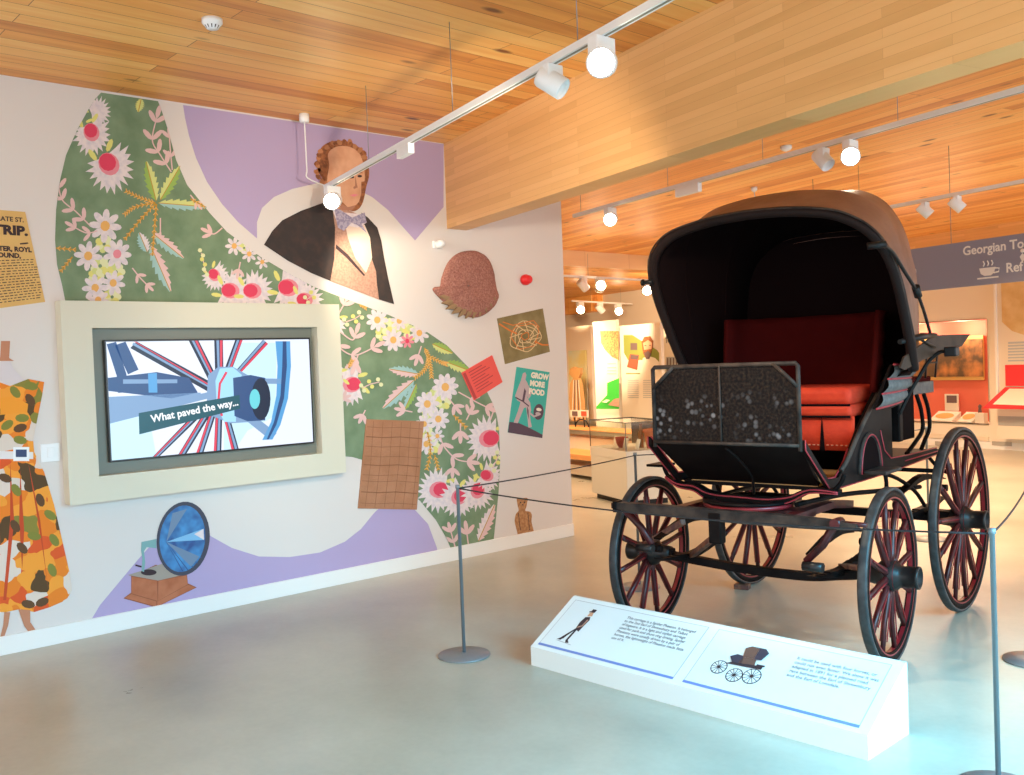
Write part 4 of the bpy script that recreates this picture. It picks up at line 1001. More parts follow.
# ---- hood
def half(ptsR):
    """right half profile (x,z) bottom to crown -> full smooth profile right to left"""
    q = crv([(x_, z_, 0) for x_, z_ in ptsR], 6)
    R = [(p[0], p[1]) for p in q]; return R + [(-x_, z_) for x_, z_ in R[::-1][1:]]
P1 = half([(.70, 1.485), (.715, 1.64), (.72, 1.80), (.72, 1.95), (.700, 2.085), (.650, 2.19), (.565, 2.265), (.44, 2.318), (.22, 2.352), (.0, 2.362)])
P2 = half([(.665, 1.485), (.680, 1.66), (.685, 1.85), (.680, 2.03), (.655, 2.20), (.60, 2.33), (.50, 2.42), (.38, 2.475), (.18, 2.505), (0, 2.512)])
P3 = half([(.600, 1.485), (.605, 1.66), (.605, 1.85), (.60, 2.03), (.575, 2.20), (.525, 2.34), (.44, 2.46), (.31, 2.535), (.15, 2.555), (0, 2.558)])
P4 = half([(.55, 1.485), (.55, 1.62), (.55, 1.76), (.545, 1.92), (.53, 2.07), (.48, 2.20), (.39, 2.29), (.28, 2.34), (.14, 2.355), (0, 2.36)])
yb = lambda z_: .50 - .6 * (z_ - 1.5)
S1 = [Vector((x_ - .018, yb(z_), z_)) for x_, z_ in P1]
S2 = [Vector((x_ - .012, .60 - .27 * (z_ - 1.5), z_)) for x_, z_ in P2]
S3 = [Vector((x_, .80 + .0 * (z_ - 1.5), z_)) for x_, z_ in P3]
S4 = [Vector((x_, 1.0 + .07 * (z_ - 1.5), z_)) for x_, z_ in P4]
def mix(A, B_, t, pinch=0):
    return [a_.lerp(b_, t) - (Vector((a_.x, 0, (a_.z - 1.7) * .6)) * pinch if a_.z > 1.6 else Vector((a_.x, 0, 0)) * pinch) for a_, b_ in zip(A, B_)]
secs = [S1, mix(S1, S2, .35, .012), mix(S1, S2, .7, .012), S2, mix(S2, S3, .35, .014), mix(S2, S3, .7, .014), S3, mix(S3, S4, .4, .008), mix(S3, S4, .75, .0), S4]
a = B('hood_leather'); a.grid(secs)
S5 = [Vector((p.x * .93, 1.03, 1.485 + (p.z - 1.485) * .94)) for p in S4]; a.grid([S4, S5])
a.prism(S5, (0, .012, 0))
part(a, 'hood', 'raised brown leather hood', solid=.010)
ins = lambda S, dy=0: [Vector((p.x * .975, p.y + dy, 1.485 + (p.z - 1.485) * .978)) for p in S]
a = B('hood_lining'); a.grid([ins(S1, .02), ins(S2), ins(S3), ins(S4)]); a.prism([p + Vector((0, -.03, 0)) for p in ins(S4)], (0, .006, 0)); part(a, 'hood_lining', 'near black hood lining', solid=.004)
a = B('hood_edge'); a.tube([p + Vector((0, -.004, 0)) for p in S1], .029, n=12); a.m('worn_bar'); a.tube([p + Vector((.022 * (1 if p.x > 0 else -1) * min(1, abs(p.x) / .4), -.026, .016)) for p in S1], .0055, n=6)
part(a, 'front_bow')
a = B('hood_lining')
for S_ in (S2, S3, S4): a.tube([p * 1.0 for p in ins(S_)], .007, n=6)
part(a, 'hood_bows')
# inner side curtain of the hood down to the seat
for s_ in (1, -1):
    a = B('hood_lining'); a.prism([(s_ * .68, .54, 1.487), (s_ * .47, .56, 1.40), (s_ * .47, 1.0, 1.40), (s_ * .54, 1.0, 1.487)], (0, 0, .008)); part(a, 'hood_skirt')
    # joint irons outside
    X = s_ * .735 - .015
    a = B('black_metal')
    pA = Vector((X, -.05 + .02, 2.12)); 
    a.tube([(X - s_ * .06, -.07, 2.115), (X + s_ * .02, -.03, 2.12)], .018, n=10)
    if s_ < 0:
        a = B('black_metal'); a.tube([(-.70, .10, 2.06), (-.765, .10, 2.06)], .013, n=8); a.tube([(-.762, .10, 2.06), (-.775, .10, 2.06)], .020, n=8); part(a, 'hood_joint')
        continue
    a.tube(crv([(X, -.05, 2.12), (X + s_ * .01, .08, 2.09), (X + s_ * .015, .22, 2.01), (X + s_ * .018, .42, 1.90)], 6), .010, n=8)
    a.tube([(X + s_ * .018, .40, 1.925), (X + s_ * .018, .44, 1.875)], .022, n=8)
    a.tube(crv([(X + s_ * .018, .43, 1.89), (X + s_ * .012, .56, 1.78), (X, .69, 1.66)], 4), .009, n=8)
    part(a, 'hood_joint')
    a = B('black_metal'); a.tube([(X - s_ * .06, .36, 1.635), (X, .52, 1.66), (X + s_ * .01, .74, 1.668)], [.014, .020, .012], n=8); a.tube([(X - s_ * .03, .55, 1.655), (X - s_ * .01, .80, 1.60)], .008, n=8); part(a, 'prop_iron')
    # leather wing
    a = B('flap_leather')
    fl = [(.30, 1.50), (.36, 1.555), (.55, 1.60), (.82, 1.668), (1.46, 1.672), (1.30, 1.60), (1.0, 1.575), (.62, 1.53), (.36, 1.485)]
    a.prism([(s_ * (.672 + .03 * (y_ - .3)), y_, z_) for y_, z_ in fl], (s_ * .010, 0, 0)); part(a, 'side_wing')
    # lamp iron with square socket
    a = B('black_metal'); a.tube(crv([(s_ * .50, .80, 1.22), (s_ * .56, .80, 1.34), (s_ * .62, .80, 1.44), (s_ * .67, .80, 1.52), (s_ * .73, .80, 1.57), (s_ * .77, .80, 1.572)], 5), .011, n=8); part(a, 'lamp_iron')
    a = B('black_metal'); a.box(s_ * .795 - .033, s_ * .795 + .033, .765, .835, 1.545, 1.60, bev=.008); part(a, 'lamp_socket')
# ---- groom's seat behind on curved irons
a = B('seat_red_dark'); a.box(-.36, .37, 1.36, 1.82, 1.375, 1.41, bev=.012); a.m('panel_grey'); a.box(-.37, .38, 1.35, 1.84, 1.30, 1.378, bev=.008); part(a, 'groom_seat')
for s_ in (1, -1):
    for y_, dy_ in ((1.42, -.16), (1.56, -.02)):
        a = B('coach_black'); a.tube(crv([(s_ * .40, y_, 1.30), (s_ * .41, y_ + .05, 1.20), (s_ * .415, y_ + .05, 1.08), (s_ * .40, y_ + dy_ * .4, 1.0), (s_ * .38, y_ + dy_, .94)], 5), .013, n=8); part(a, 'seat_iron')
a = B('black_metal')
for s_ in (1, -1):
    a.tube([(s_ * .40, 1.60, 1.40), (s_ * .41, 1.62, 1.60)], .007, n=6); a.tube([(s_ * .40, 1.80, 1.40), (s_ * .41, 1.84, 1.60)], .007, n=6)
    a.tube([(s_ * .405, 1.61, 1.50), (s_ * .405, 1.83, 1.50)], .006, n=6)
a.tube([(-.41, 1.84, 1.60), (.41, 1.84, 1.60)], .008, n=6); part(a, 'groom_rail')
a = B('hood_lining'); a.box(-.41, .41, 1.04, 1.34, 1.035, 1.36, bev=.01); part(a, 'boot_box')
a = B('coach_black'); a.box(-.42, .45, 1.02, 1.68, .905, .935, bev=.006); a.m('piping_red'); a.tube([(.453, 1.02, .925), (.453, 1.68, .925)], .004, n=6); part(a, 'groom_footboard')
a = B('coach_black'); a.tube(crv([(.42, 1.55, .90), (.44, 1.62, .84), (.50, 1.60, .80), (.56, 1.55, .80)], 4), .012, n=8); a.tube([(-.45, 1.60, .80), (.58, 1.60, .80)], .014, n=8); part(a, 'rear_crossbar')

# wooden chock behind the left rear wheel
p = on_z(745, 588)
tag(B('worn_bar_wood').box(-.05, .05, -.035, .035, 0, .035, bev=.004).build('wheel_chock', loc=(p.x, p.y - .03, 0), rz=.3), 'small brown wooden chock on the floor by the far left rear wheel', 'chock')

# ------------------------------------------------------------------ info panel
PA = Vector((2.49, 3.414, 0)); PB_ = Vector((4.355, 3.47, 0)); PL = (PB_ - PA).length; pa = atan2(PB_.y - PA.y, PB_.x - PA.x)
pan = thing('information_panel', 'long low white sloping information panel on the floor before the carriage', 'information panel', PA, pa)
PH0, PH1, PD = .10, .302, .345
mat('panel_white', (.80, .87, .87), .35); mat('panel_face', (.76, .84, .85), .3); mat('panel_blue', (.16, .26, .62), .4); mat('text_grey', (.17, .18, .20), .6); mat('panel_line', (.45, .48, .50), .5)
c = B('panel_white'); c.prism([(0, 0, 0), (0, 0, PH0), (0, PD, PH1), (0, PD + .015, PH1), (0, PD + .015, 0)], (PL, 0, 0)); c.build('plinth', parent=pan)
sl = Vector((0, PD, PH1 - PH0)); SLN = sl.length
def pf(u, v, k=1): # u metres along, v 0..1 up slope
    return Vector((u, 0, PH0)) + sl * v + Vector((0, -(PH1 - PH0), PD)).normalized() * (.0006 * k)
def face_(c, pts, mt, k=1):
    c.m(mt); V = [pf(u, v, k) for u, v in pts]
    for t in tessellate_polygon([V]):
        try:
            f = c.bm.faces.new([c.bm.verts.new(V[i]) for i in t]); f.material_index = c.cur; f.normal_update()
            if f.normal.z < 0: f.normal_flip()
        except ValueError: pass
halfp = PL / 2
for i, (u0, u1) in enumerate(((.035, halfp - .02), (halfp + .035, PL - .045))):
    c = MB(); face_(c, [(u0, .06), (u1, .06), (u1, .94), (u0, .94)], 'panel_line', 1); face_(c, [(u0 + .004, .07), (u1 - .004, .07), (u1 - .004, .93), (u0 + .004, .93)], 'panel_face', 2)
    face_(c, [(u0, .06), (u1, .06), (u1, .095), (u0, .095)], 'panel_blue', 3)
    g = c.build('graphic_sheet', parent=pan, recalc=False)
    txt = ('This carriage is a Spider Phaeton. It belonged\nto the 2nd Earl of Shrewsbury and Talbot\nof Ingestre. It is a light and stylish carriage\nused for park and show ring driving. Spider\nPhaetons were usually driven by a pair of\nhorses, the lightweight of Phaeton made little\nuse of it.' if i == 0 else
           'It could be used with four horses, or\ncould run even faster. We show it was\nadapted in 1891 for a planned road\nrace between the Earl of Shrewsbury\nand the Earl of Lonsdale.')
    tu, tv = ((u0 + .40, .80) if i == 0 else (u0 + .45, .74))
    text_mesh(txt, .0235 if i == 0 else .0245, 'text_grey', basis(pf(tu, tv, 3), (1, 0, 0), sl), 'panel_text', g, bold=.0003, extrude=.0002, spacing=1.05)
    c = MB()
    if i == 0:   # small walking man
        cx_, s_ = u0 + .155, .0
        V = lambda L: [(cx_ + x_ * .9, .2 + y_ * .88) for x_, y_ in L]
        face_(c, V([(-.035, .05), (-.005, .3), (.01, .3), (.005, .05), (.025, .0), (.0, -.01), (-.01, .04), (-.005, .24), (-.045, .02), (-.075, .02), (-.06, .055)]), 'ink', 3)
        face_(c, V([(-.005, .28), (-.012, .42), (-.002, .54), (.03, .56), (.042, .5), (.035, .38), (.03, .24)]), 'ink', 4)
        face_(c, V([(.004, .56), (.004, .64), (.03, .66), (.038, .58)]), 'skin', 4); face_(c, V([(-.006, .645), (-.004, .67), (.005, .67), (.008, .72), (.038, .72), (.036, .655)]), 'ink', 5)
        face_(c, V([(.034, .50), (.03, .36), (.0, .30), (.0, .33), (.02, .37), (.024, .50)]), 'waistcoat', 5)
        face_(c, V([(-.08, .0), (.05, -.03), (.05, -.02), (-.06, .01)]), 'panel_line', 3)
    else:        # small carriage picture
        cx_ = u0 + .22; k_ = 1 / SLN
        mat('pic_brown', (.16, .08, .06), .6); KZ = .82
        def E_(x_, y_, rx_, ry_, mt, k): face_(c, [(cx_ + KZ * (x_ + rx_ * cos(t)), .50 + KZ * (y_ + ry_ * sin(t)) * k_) for t in [2 * pi * q / 24 for q in range(24)]], mt, k)
        for x_, y_, r_ in ((-.115, -.055, .05), (.0, -.085, .05), (.10, -.065, .055)):
            E_(x_, y_, r_, r_, 'ink', 3); E_(x_, y_, r_ - .006, r_ - .006, 'panel_face', 4)
            for q in range(6):
                t = pi * q / 6; face_(c, [(cx_ + KZ * (x_ + px_), .50 + KZ * (y_ + py_) * k_) for px_, py_ in stroke([(-r_ * cos(t), -r_ * sin(t)), (r_ * cos(t), r_ * sin(t))], .004)], 'ink', 5)
            E_(x_, y_, .010, .010, 'ink', 6)
        Q = lambda L, mt, k: face_(c, [(cx_ + KZ * x_, .50 + KZ * y_ * k_) for x_, y_ in L], mt, k)
        Q([(-.09, -.02), (.13, -.01), (.13, .01), (.02, .01), (-.06, .0)], 'ink', 7)
        Q([(-.06, .0), (-.09, .035), (-.055, .06), (-.01, .055), (.0, .0)], 'horn_rim', 8); Q([(-.02, .0), (-.01, .05), (.07, .05), (.08, .01)], 'pic_brown', 8)
        Q([(-.015, .05), (-.03, .115), (.0, .135), (.05, .13), (.055, .05)], 'pic_brown', 9); Q([(.0, .135), (.09, .135), (.12, .11), (.10, .05), (.055, .05), (.055, .11), (.05, .13)], 'horn_rim', 10); Q([(.09, .0), (.14, .01), (.14, .022), (.09, .02)], 'ink', 9)
    c.build('picture', parent=g, recalc=False)

# ------------------------------------------------------------------ barrier posts and cords
def post(x, y, label):
    e = thing('barrier_post', label, 'barrier post', (x, y, 0), group='slim grey barrier posts round the carriage')
    B('base_metal').lathe([(0, 0), (.142, 0), (.145, .004), (.143, .009), (.05, .016), (.02, .02), (0, .02)], n=40).build('base', parent=e)
    B('grey_metal').lathe([(0, .012), (.0095, .012), (.0095, .925), (.013, .926), (.013, .945), (0, .946)], n=16).build('pole', parent=e)
    return Vector((x, y, .925))
p1 = on_z(463, 656.5)
T1 = post(2.085, 3.285, 'slim grey barrier post with round base, left of the carriage before the mural')
p = on_z(992, 531, .935); T2 = post(p.x, p.y, 'slim grey barrier post at the right, nearest to the camera')
p = on_z(635, 454, .935); T3 = post(p.x, p.y, 'slim grey barrier post behind the left front carriage wheel')
p = on_z(1034, 661); T4 = post(p.x, p.y, 'barrier post mostly outside the right edge, only its base showing')
T5 = post(2.55, 7.9, 'farthest barrier post, mostly hidden behind the carriage body')
def cordo(A, B_, sag, label):
    d_ = (B_ - A).normalized() * .0135; A = A + d_; B_ = B_ - d_
    c = B('cord'); c.tube([A.lerp(B_, t) - Vector((0, 0, sag * 4 * t * (1 - t))) for t in [k / 16 for k in range(17)]], .0038, n=6)
    tag(c.build('elastic_cord'), label, 'cord')
cordo(T1, T2, .045, 'thin black elastic cord crossing in front of the carriage wheels')
cordo(T1, T3, .012, 'thin black elastic cord from the left post back towards the glass case')
cordo(T3, Vector(T5), .03, 'thin black cord running behind the carriage body')
cordo(T2, Vector((T4.x, T4.y, .905)), .02, 'thin black cord rising from the right post to the frame edge')

# ------------------------------------------------------------------ ceiling fittings and track lights
bpy.data.objects['ceiling']
def sensor(px, py, r, label, z=ZC):
    p = on_z(px, py, z)
    B('white_plastic').lathe([(0, 0), (r, 0), (r, -.02), (r * .75, -.035), (r * .6, -.05), (0, -.055)], (p.x, p.y, z), (0, 0, 1), n=28).build('smoke_detector')
    o = bpy.data.objects['smoke_detector']; o.name = 'smoke_detector'; return tag(o, label, 'smoke detector')
p = on_z(212, 19, ZC)
o = B('white_plastic'); o.lathe([(0, 0), (.052, 0), (.052, -.022), (.040, -.036), (.030, -.05), (0, -.054)], (p.x, p.y, ZC)); o.m('ink'); o.lathe([(.0405, -.0362), (.0302, -.0502)], (p.x, p.y, ZC), n=12)
tag(o.build('smoke_detector'), 'round white smoke detector on wood ceiling at the upper left', 'smoke detector')
p = on_z(786, 146, ZC); o = B('white_plastic'); o.lathe([(0, 0), (.05, 0), (.05, -.022), (.040, -.036), (0, -.05)], (p.x, p.y, ZC)); tag(o.build('smoke_detector'), 'small white smoke detector on the ceiling beyond the big beam', 'smoke detector')
p = on_z(754, 187, ZC); o = B('white_plastic'); o.lathe([(0, 0), (.035, 0), (.035, -.03), (.02, -.05), (0, -.052)], (p.x, p.y, ZC)); o.tube([(p.x, p.y, ZC - .05), (p.x + .02, p.y, ZC - .2), (p.x + .01, p.y, ZC - .5)], .006); tag(o.build('cable_drop'), 'white ceiling cup with a hanging cable just above the hood', 'cable')

LIGHTS = []
def track(A, B_, label, wires, z):
    e = thing('lighting_track', label, 'lighting track', ((A + B_) / 2))
    off_ = -(A + B_) / 2
    c = B('white_metal'); c.bar([A, B_], .036, .032); c.m('recess_grey'); c.bar([A + Vector((0, 0, -.0165)), B_ + Vector((0, 0, -.0165))], .012, .002)
    o = c.build('rail', parent=e); o.location = off_
    for t, top in wires:
        p = proj_track(A, B_, t) if t > 2 else A.lerp(B_, t); c = B('grey_metal'); c.tube([p, (p.x, p.y, top)], .0022, n=6); o = c.build('suspension_wire', parent=e); o.location = off_
    return e
def head(P, aim, label, on=True, s=1.0, far=False):
    """spotlight hanging under the track at P, facing along aim"""
    e = thing('track_spotlight', label, 'spotlight', P, group=None); aim = Vector(aim).normalized(); s *= 1.22 if on else 1.0
    B('white_metal').box(-.022 * s, .022 * s, -.045 * s, .045 * s, -.10 * s, -.016, bev=.004).build('driver_box', parent=e)
    h = Vector((0, 0, -.095 * s)); c = B('white_metal')
    c.tube([(0, 0, -.08 * s), h], .010 * s, n=8)
    c.lathe([(0, -.07 * s), (.045 * s, -.07 * s), (.05 * s, -.06 * s), (.05 * s, .055 * s), (.046 * s, .06 * s), (.042 * s, .05 * s), (.04 * s, .035 * s), (0, .035 * s)], h, aim, n=24); c.build('lamp_head', parent=e)
    if on:
        c = B('glow' if not far else 'glow_far'); c.lathe([(0, .062 * s), (.030 * s, .060 * s), (.046 * s, .050 * s)], h, aim, n=24); c.build('lamp_face', parent=e, recalc=False)
    return Vector(P) + h + aim * .09 * s
def proj_track(A, B_, px):
    """point on track whose image x is px"""
    lo, hi = 0.0, 1.0
    f = lambda t: (lambda v: 512 + FPX * v.dot(aR) / v.dot(aF))(A.lerp(B_, t) - CAM)
    for _ in range(50):
        m_ = (lo + hi) / 2
        if (f(m_) < px) == (f(lo) < f(hi)): lo = m_
        else: hi = m_
    return A.lerp(B_, (lo + hi) / 2)
camdir = lambda P: (CAM - Vector(P)).normalized()
Z1 = 2.92
A1 = on_z(326, 187.5, Z1); B1 = on_z(659, 1.5, Z1); B1 = A1 + (B1 - A1) * 1.5
tr1 = track(A1, B1, 'white suspended lighting track in front of the mural and big beam', [(369, ZC), (453, ZC), (578, ZC)], Z1)
Z2 = 2.95
A2 = on_z(574, 216, Z2); B2 = on_z(1024, 88.5, Z2); B2 = A2 + (B2 - A2) * 1.3
tr2 = track(A2, B2, 'white suspended lighting track just beyond the big wooden beam', [(581, ZC), (668, ZC), (763, ZC), (898, ZC)], Z2)
Z3 = 2.95
A3 = on_z(891, 207, Z3); B3 = on_z(1024, 181, Z3); dA = (B3 - A3); A3 = A3 - dA * .9; B3 = B3 + dA * 1.2
tr3 = track(A3, B3, 'white lighting track behind the carriage hood at the right', [(.2, ZC), (.7, ZC)], Z3)
Z4 = 2.85
A4 = on_z(548, 275.0, Z4); B4 = on_z(652, 280.5, Z4); B4 = B4 + (B4 - A4) * .2
tr4 = track(A4, B4, 'white lighting track far left beyond the mural wall', [(.3, 3.2), (.8, 3.2)], Z4)
A5 = on_z(572, 301, Z4); B5 = on_z(632, 304, Z4)
tr5 = track(A5, B5, 'farthest small lighting track against the cream wall', [(.3, 3.2), (.8, 3.2)], Z4)
# heads: (track, px, on, aim or None for camera side)
def hp(A, B_, px): return proj_track(A, B_, px) + Vector((0, 0, -.0))
L1 = head(hp(A1, B1, 332), Vector((.75, -.60, -.25)), 'glowing spotlight at the track end before the portrait face')
L2 = head(hp(A1, B1, 601), Vector((.60, -.75, -.28)), 'large glowing spotlight high in front of the big beam')
head(hp(A1, B1, 552), Vector((.9, .5, -.75)), 'unlit white spotlight beside the large glowing one', on=False)
P_ = hp(A1, B1, 405); tag(B('white_metal').box(-.09, .09, -.02, .02, -.075, -.016, bev=.004).build('power_box', loc=P_, rz=atan2((B1 - A1).y, (B1 - A1).x)), 'white power box clipped under the track before the purple wall', 'power box')
L3 = head(hp(A2, B2, 610), Vector((.60, -.75, -.22)), 'glowing spotlight at the left end of the second track')
head(hp(A2, B2, 823), Vector((.7, -.1, -.8)), 'unlit white spotlight next to the bright one above the hood', on=False)
L4 = head(hp(A2, B2, 850), Vector((.45, -.85, -.22)), 'glowing spotlight above the carriage hood')
P_ = hp(A2, B2, 688); tag(B('white_metal').box(-.14, .14, -.02, .02, -.085, -.016, bev=.004).build('power_box', loc=P_, rz=atan2((B2 - A2).y, (B2 - A2).x)), 'white power box under the second track left of the hood', 'power box')
head(hp(A3, B3, 925), Vector((.5, .3, -.6)), 'left of two unlit white spotlights above the blue sign', on=False)
head(hp(A3, B3, 957), Vector((.5, .3, -.6)), 'right of two unlit white spotlights above the blue sign', on=False)
q_ = 1.35
head(hp(A4, B4, 600) + Vector((0, 0, .02)), Vector((.75, -.65, .12)), 'glowing spotlight left on the far track beyond the mural wall', far=True, s=q_)
head(hp(A4, B4, 583), Vector((.1, .6, -.6)), 'unlit white spotlight at the left of the far track', on=False, s=q_)
head(hp(A4, B4, 646), Vector((.75, -.65, -.2)), 'glowing spotlight touching the left edge of the hood', far=True, s=q_)
head(hp(A5, B5, 580), Vector((.75, -.65, -.1)), 'glowing spotlight left on the farthest track', far=True, s=1.5)
head(hp(A5, B5, 618), Vector((.75, -.65, -.1)), 'glowing spotlight right on the farthest track', far=True, s=1.5)
head(hp(A5, B5, 600), Vector((.1, .6, -.6)), 'unlit white spotlight between two glowing ones on the farthest track', on=False, s=1.5)
# white power feed cup with cable on the ceiling by the wall
p = on_z(304, 114, ZC); o = B('white_plastic'); o.lathe([(0, 0), (.035, 0), (.035, -.05), (.028, -.06), (0, -.06)], (p.x, p.y, ZC)); o.tube(crv([(p.x, p.y, ZC - .05), (p.x + .004, p.y, 3.2), (p.x + .006, p.y, 3.03), (p.x + .03, p.y - .01, 2.96), (A1.x - .01, A1.y, Z1 + .015)], 5), .005)
tag(o.build('power_feed'), 'white ceiling cup and cable feeding the track by the mural', 'cable')

# ------------------------------------------------------------------ back of the hall
# hanging sign
mat('sign_blue', (.235, .235, .315), .6); mat('sign_white', (.78, .76, .74), .6)
SYD = 9.4
def on_beamplane(px, py, y0): return on_plane(px, py, (0, y0, 0), BN)
s0 = on_beamplane(912, 250.5, SYD); s1 = on_beamplane(1024, 232, SYD); s2 = on_beamplane(917, 292.5, SYD); s3 = on_beamplane(1024, 280, SYD)
zt = (s0.z + s1.z) / 2; zb_ = (s2.z + s3.z) / 2
sg = thing('hanging_sign', 'grey blue hanging direction sign lettered in white behind the hood', 'sign', (s0.x, s0.y, zb_), atan2(BD.y, BD.x))
SH = zt - zb_
B('sign_blue').box(-1.6, 2.6, -.015, .015, 0, SH).build('sign_board', parent=sg)
for x_ in (-1.2, .42, 2.2): B('grey_metal').tube([(x_, 0, SH), (x_, 0, ZC - zb_)], .003, n=6).build('suspension_wire', parent=sg)
inv = Matrix.Rotation(-atan2(BD.y, BD.x), 4, 'Z')
def sgx(px, py):
    v = inv @ (on_beamplane(px, py, SYD) - Vector((s0.x, s0.y, zb_))); return v.x, v.z
def sg_text(body, px0, py0, px1, hpx, nm='sign_lettering'):
    x0, z0 = sgx(px0, py0); x1, _ = sgx(px1, py0); 
    o = text_mesh(body, 1.0, 'sign_white', Matrix.Identity(4), nm, sg, bold=.022, extrude=.003)
    xs = [v.co.x for v in o.data.vertices]; k = (x1 - x0) / (max(xs) - min(xs))
    o.data.transform(basis((x0, -.0165, z0), (1, 0, 0), (0, 0, 1)) @ Matrix.Scale(k, 4)); return o
sg_text('Georgian To', 964, 255.5, 1025, 10)
sg_text('Ref', 1007, 272.5, 1024, 10); sg_text('n', 911.5, 276, 917, 8)
x_, z_ = sgx(991, 272)
c = B('sign_white'); kk = .0175 * 2
c.prism([(x_ - .10, -.017, z_ + .04), (x_ - .085, -.017, z_ - .01), (x_ - .05, -.017, z_ - .03), (x_ + .01, -.017, z_ - .03), (x_ + .04, -.017, z_ - .01), (x_ + .055, -.017, z_ + .04)], (0, -.002, 0))
c.tube([(x_ + .05, -.018, z_ + .03), (x_ + .09, -.018, z_ + .025), (x_ + .085, -.018, z_ - .005), (x_ + .04, -.018, z_ - .01)], .007, n=6)
c.box(x_ - .12, x_ + .08, -.019, -.016, z_ - .055, z_ - .042)
for q in (-.06, -.02, .02): c.tube([(x_ + q, -.018, z_ + .055), (x_ + q + .012, -.018, z_ + .075), (x_ + q, -.018, z_ + .10)], .006, n=6)
c.build('cup_symbol', parent=sg)
x_, z_ = sgx(1020.5, 257); c = B('sign_white'); c.lathe([(.0, 0), (.018, .0), (.018, .003), (0, .003)], (x_ + .03, -.016, z_ + .05), (0, -1, 0), n=12); c.prism([(x_ + .005, -.017, z_ + .0), (x_ + .03, -.017, z_ + .03), (x_ + .055, -.017, z_), (x_ + .036, -.017, z_ - .04), (x_ + .024, -.017, z_ - .04)], (0, -.002, 0)); c.build('person_symbol', parent=sg)

# showcase in the back wall
mat('coral', (.74, .17, .10), .7); mat('coral_light', (.85, .32, .24), .7); mat('gold', (.70, .44, .14), .45, metal=.3); mat('paper', (.85, .80, .68), .7)
mat('painting', (.10, .06, .025), .6, noise=(3.5, (.50, .20, .05), .42, .62)); mat('print_dark', (.15, .10, .10), .7); mat('red_box', (.78, .03, .04), .5); mat('map_paper', (.72, .52, .26), .8, noise=(5, (.60, .38, .15), .35, .7)); mat('vent', (.40, .38, .34), .6)
w = B('coral'); back_box(w, NS0, NS1, NZ0, NZ1, -.60, -.58); w.m('cabinet_cream'); back_box(w, NS0, NS1, NZ0 - .02, NZ0, -.6, 0); back_box(w, NS0, NS0 + .02, NZ0, NZ1, -.6, 0); back_box(w, NS1 - .0, NS1 + .02, NZ0, NZ1, -.6, 0); w.m('coral_light'); back_box(w, NS0, NS1, NZ1 - .0, NZ1 + .02, -.6, 0)
tag(w.build('wall_showcase'), 'coral lined showcase built into the back wall behind the rear wheel', 'showcase')
def bpt(px, py, d=0): s_, z_ = on_back(px, py, d); return s_, z_
def bframe(px0, py0, px1, py1, d0, d1, mt, name, label, cat, mb=None):
    s0_, z1_ = on_back(px0, py0, d1); s1_, z0_ = on_back(px1, py1, d1); c = mb or B(mt)
    c.m(mt); back_box(c, s0_, s1_, z0_, z1_, d0, d1)
    if name: return tag(c.build(name), label, cat)
c = B('gold'); bframe(905, 339, 984, 380, -.56, -.53, 'gold', None, None, None, c); bframe(907, 342, 983, 376.5, -.53, -.52, 'painting', None, None, None, c)
tag(c.build('painting'), 'dark landscape painting in a thin gold frame inside the coral showcase', 'painting')
c = B('paper'); bframe(944.5, 394, 958.5, 411, -.45, -.43, 'paper', None, None, None, c); bframe(946.5, 395.5, 956.5, 403, -.43, -.42, 'print_dark', None, None, None, c)
tag(c.build('display_card'), 'white card with a dark portrait photo standing in the showcase', 'card')
def slope(px, py, w_, h_, nm, label, mt='paper', tilt=.5):
    s_, z_ = on_back(px, py, -.2); z_ = max(z_, NZ0 + .03)
    c = B(mt); mx = Matrix((BD, -BN, Vector((0, 0, 1)))).transposed().to_4x4(); mx.translation = bw(s_, -.25) + Vector((0, 0, NZ0 + .0))
    mx = mx @ Matrix.Translation((0, 0, .0)); c.prism([mx @ Vector(q) for q in ((-w_ / 2, .1, .004), (-w_ / 2, .1, .02), (-w_ / 2, -.15, .16), (-w_ / 2, -.15, .004))], BD * w_)
    c.m('gold' if mt == 'paper' else 'paper'); 
    pts = [mx @ Vector((.16 * w_ / .4 * cos(t), -.02 + .07 * sin(t), .094 - .039 * sin(t))) for t in [2 * pi * k / 16 for k in range(16)]]
    c.prism(pts, (0, 0, .003)); return tag(c.build(nm), label, 'display card')
slope(942, 420, .42, .2, 'display_plate', 'cream sloping display sheet with an oval picture in the coral showcase')
slope(966, 420, .26, .2, 'display_plate', 'small white sloping display sheet right of the oval one in the showcase')
c = B('paper'); bframe(975, 413, 984, 424, -.3, -.2, 'paper', None, None, None, c); tag(c.build('paper_block'), 'small white label block at the right end of the showcase floor', 'label')
c = B('print_dark'); p = bw(on_back(980, 413, -.4)[0], -.4); c.lathe([(0, 0), (.05, 0), (.05, .02), (.02, .06), (.035, .14), (.02, .22), (.03, .26), (0, .29)], (p.x, p.y, NZ0), n=16); tag(c.build('figurine'), 'small dark figurine at the right inside the showcase', 'figurine')
# cabinet fronts: seams and plinth vents under the case
w = B('cabinet_cream'); s_a, s_b = -4.0, 1.4
zc0 = on_back(985, 436.5)[1]
back_box(w, s_a, NS1 + .0, .12, zc0 - .0, 0, .03); tag(w.build('cabinet_front'), 'long low cream cabinet front under the coral showcase', 'cabinet')
for px in (945, 1003): s_, z_ = on_back(px, 443.5); w = B('vent'); back_box(w, s_ - .16, s_ + .16, z_ - .03, z_ + .03, .021, .035); o = w.build('plinth_vent'); o.parent = bpy.data.objects['cabinet_front']
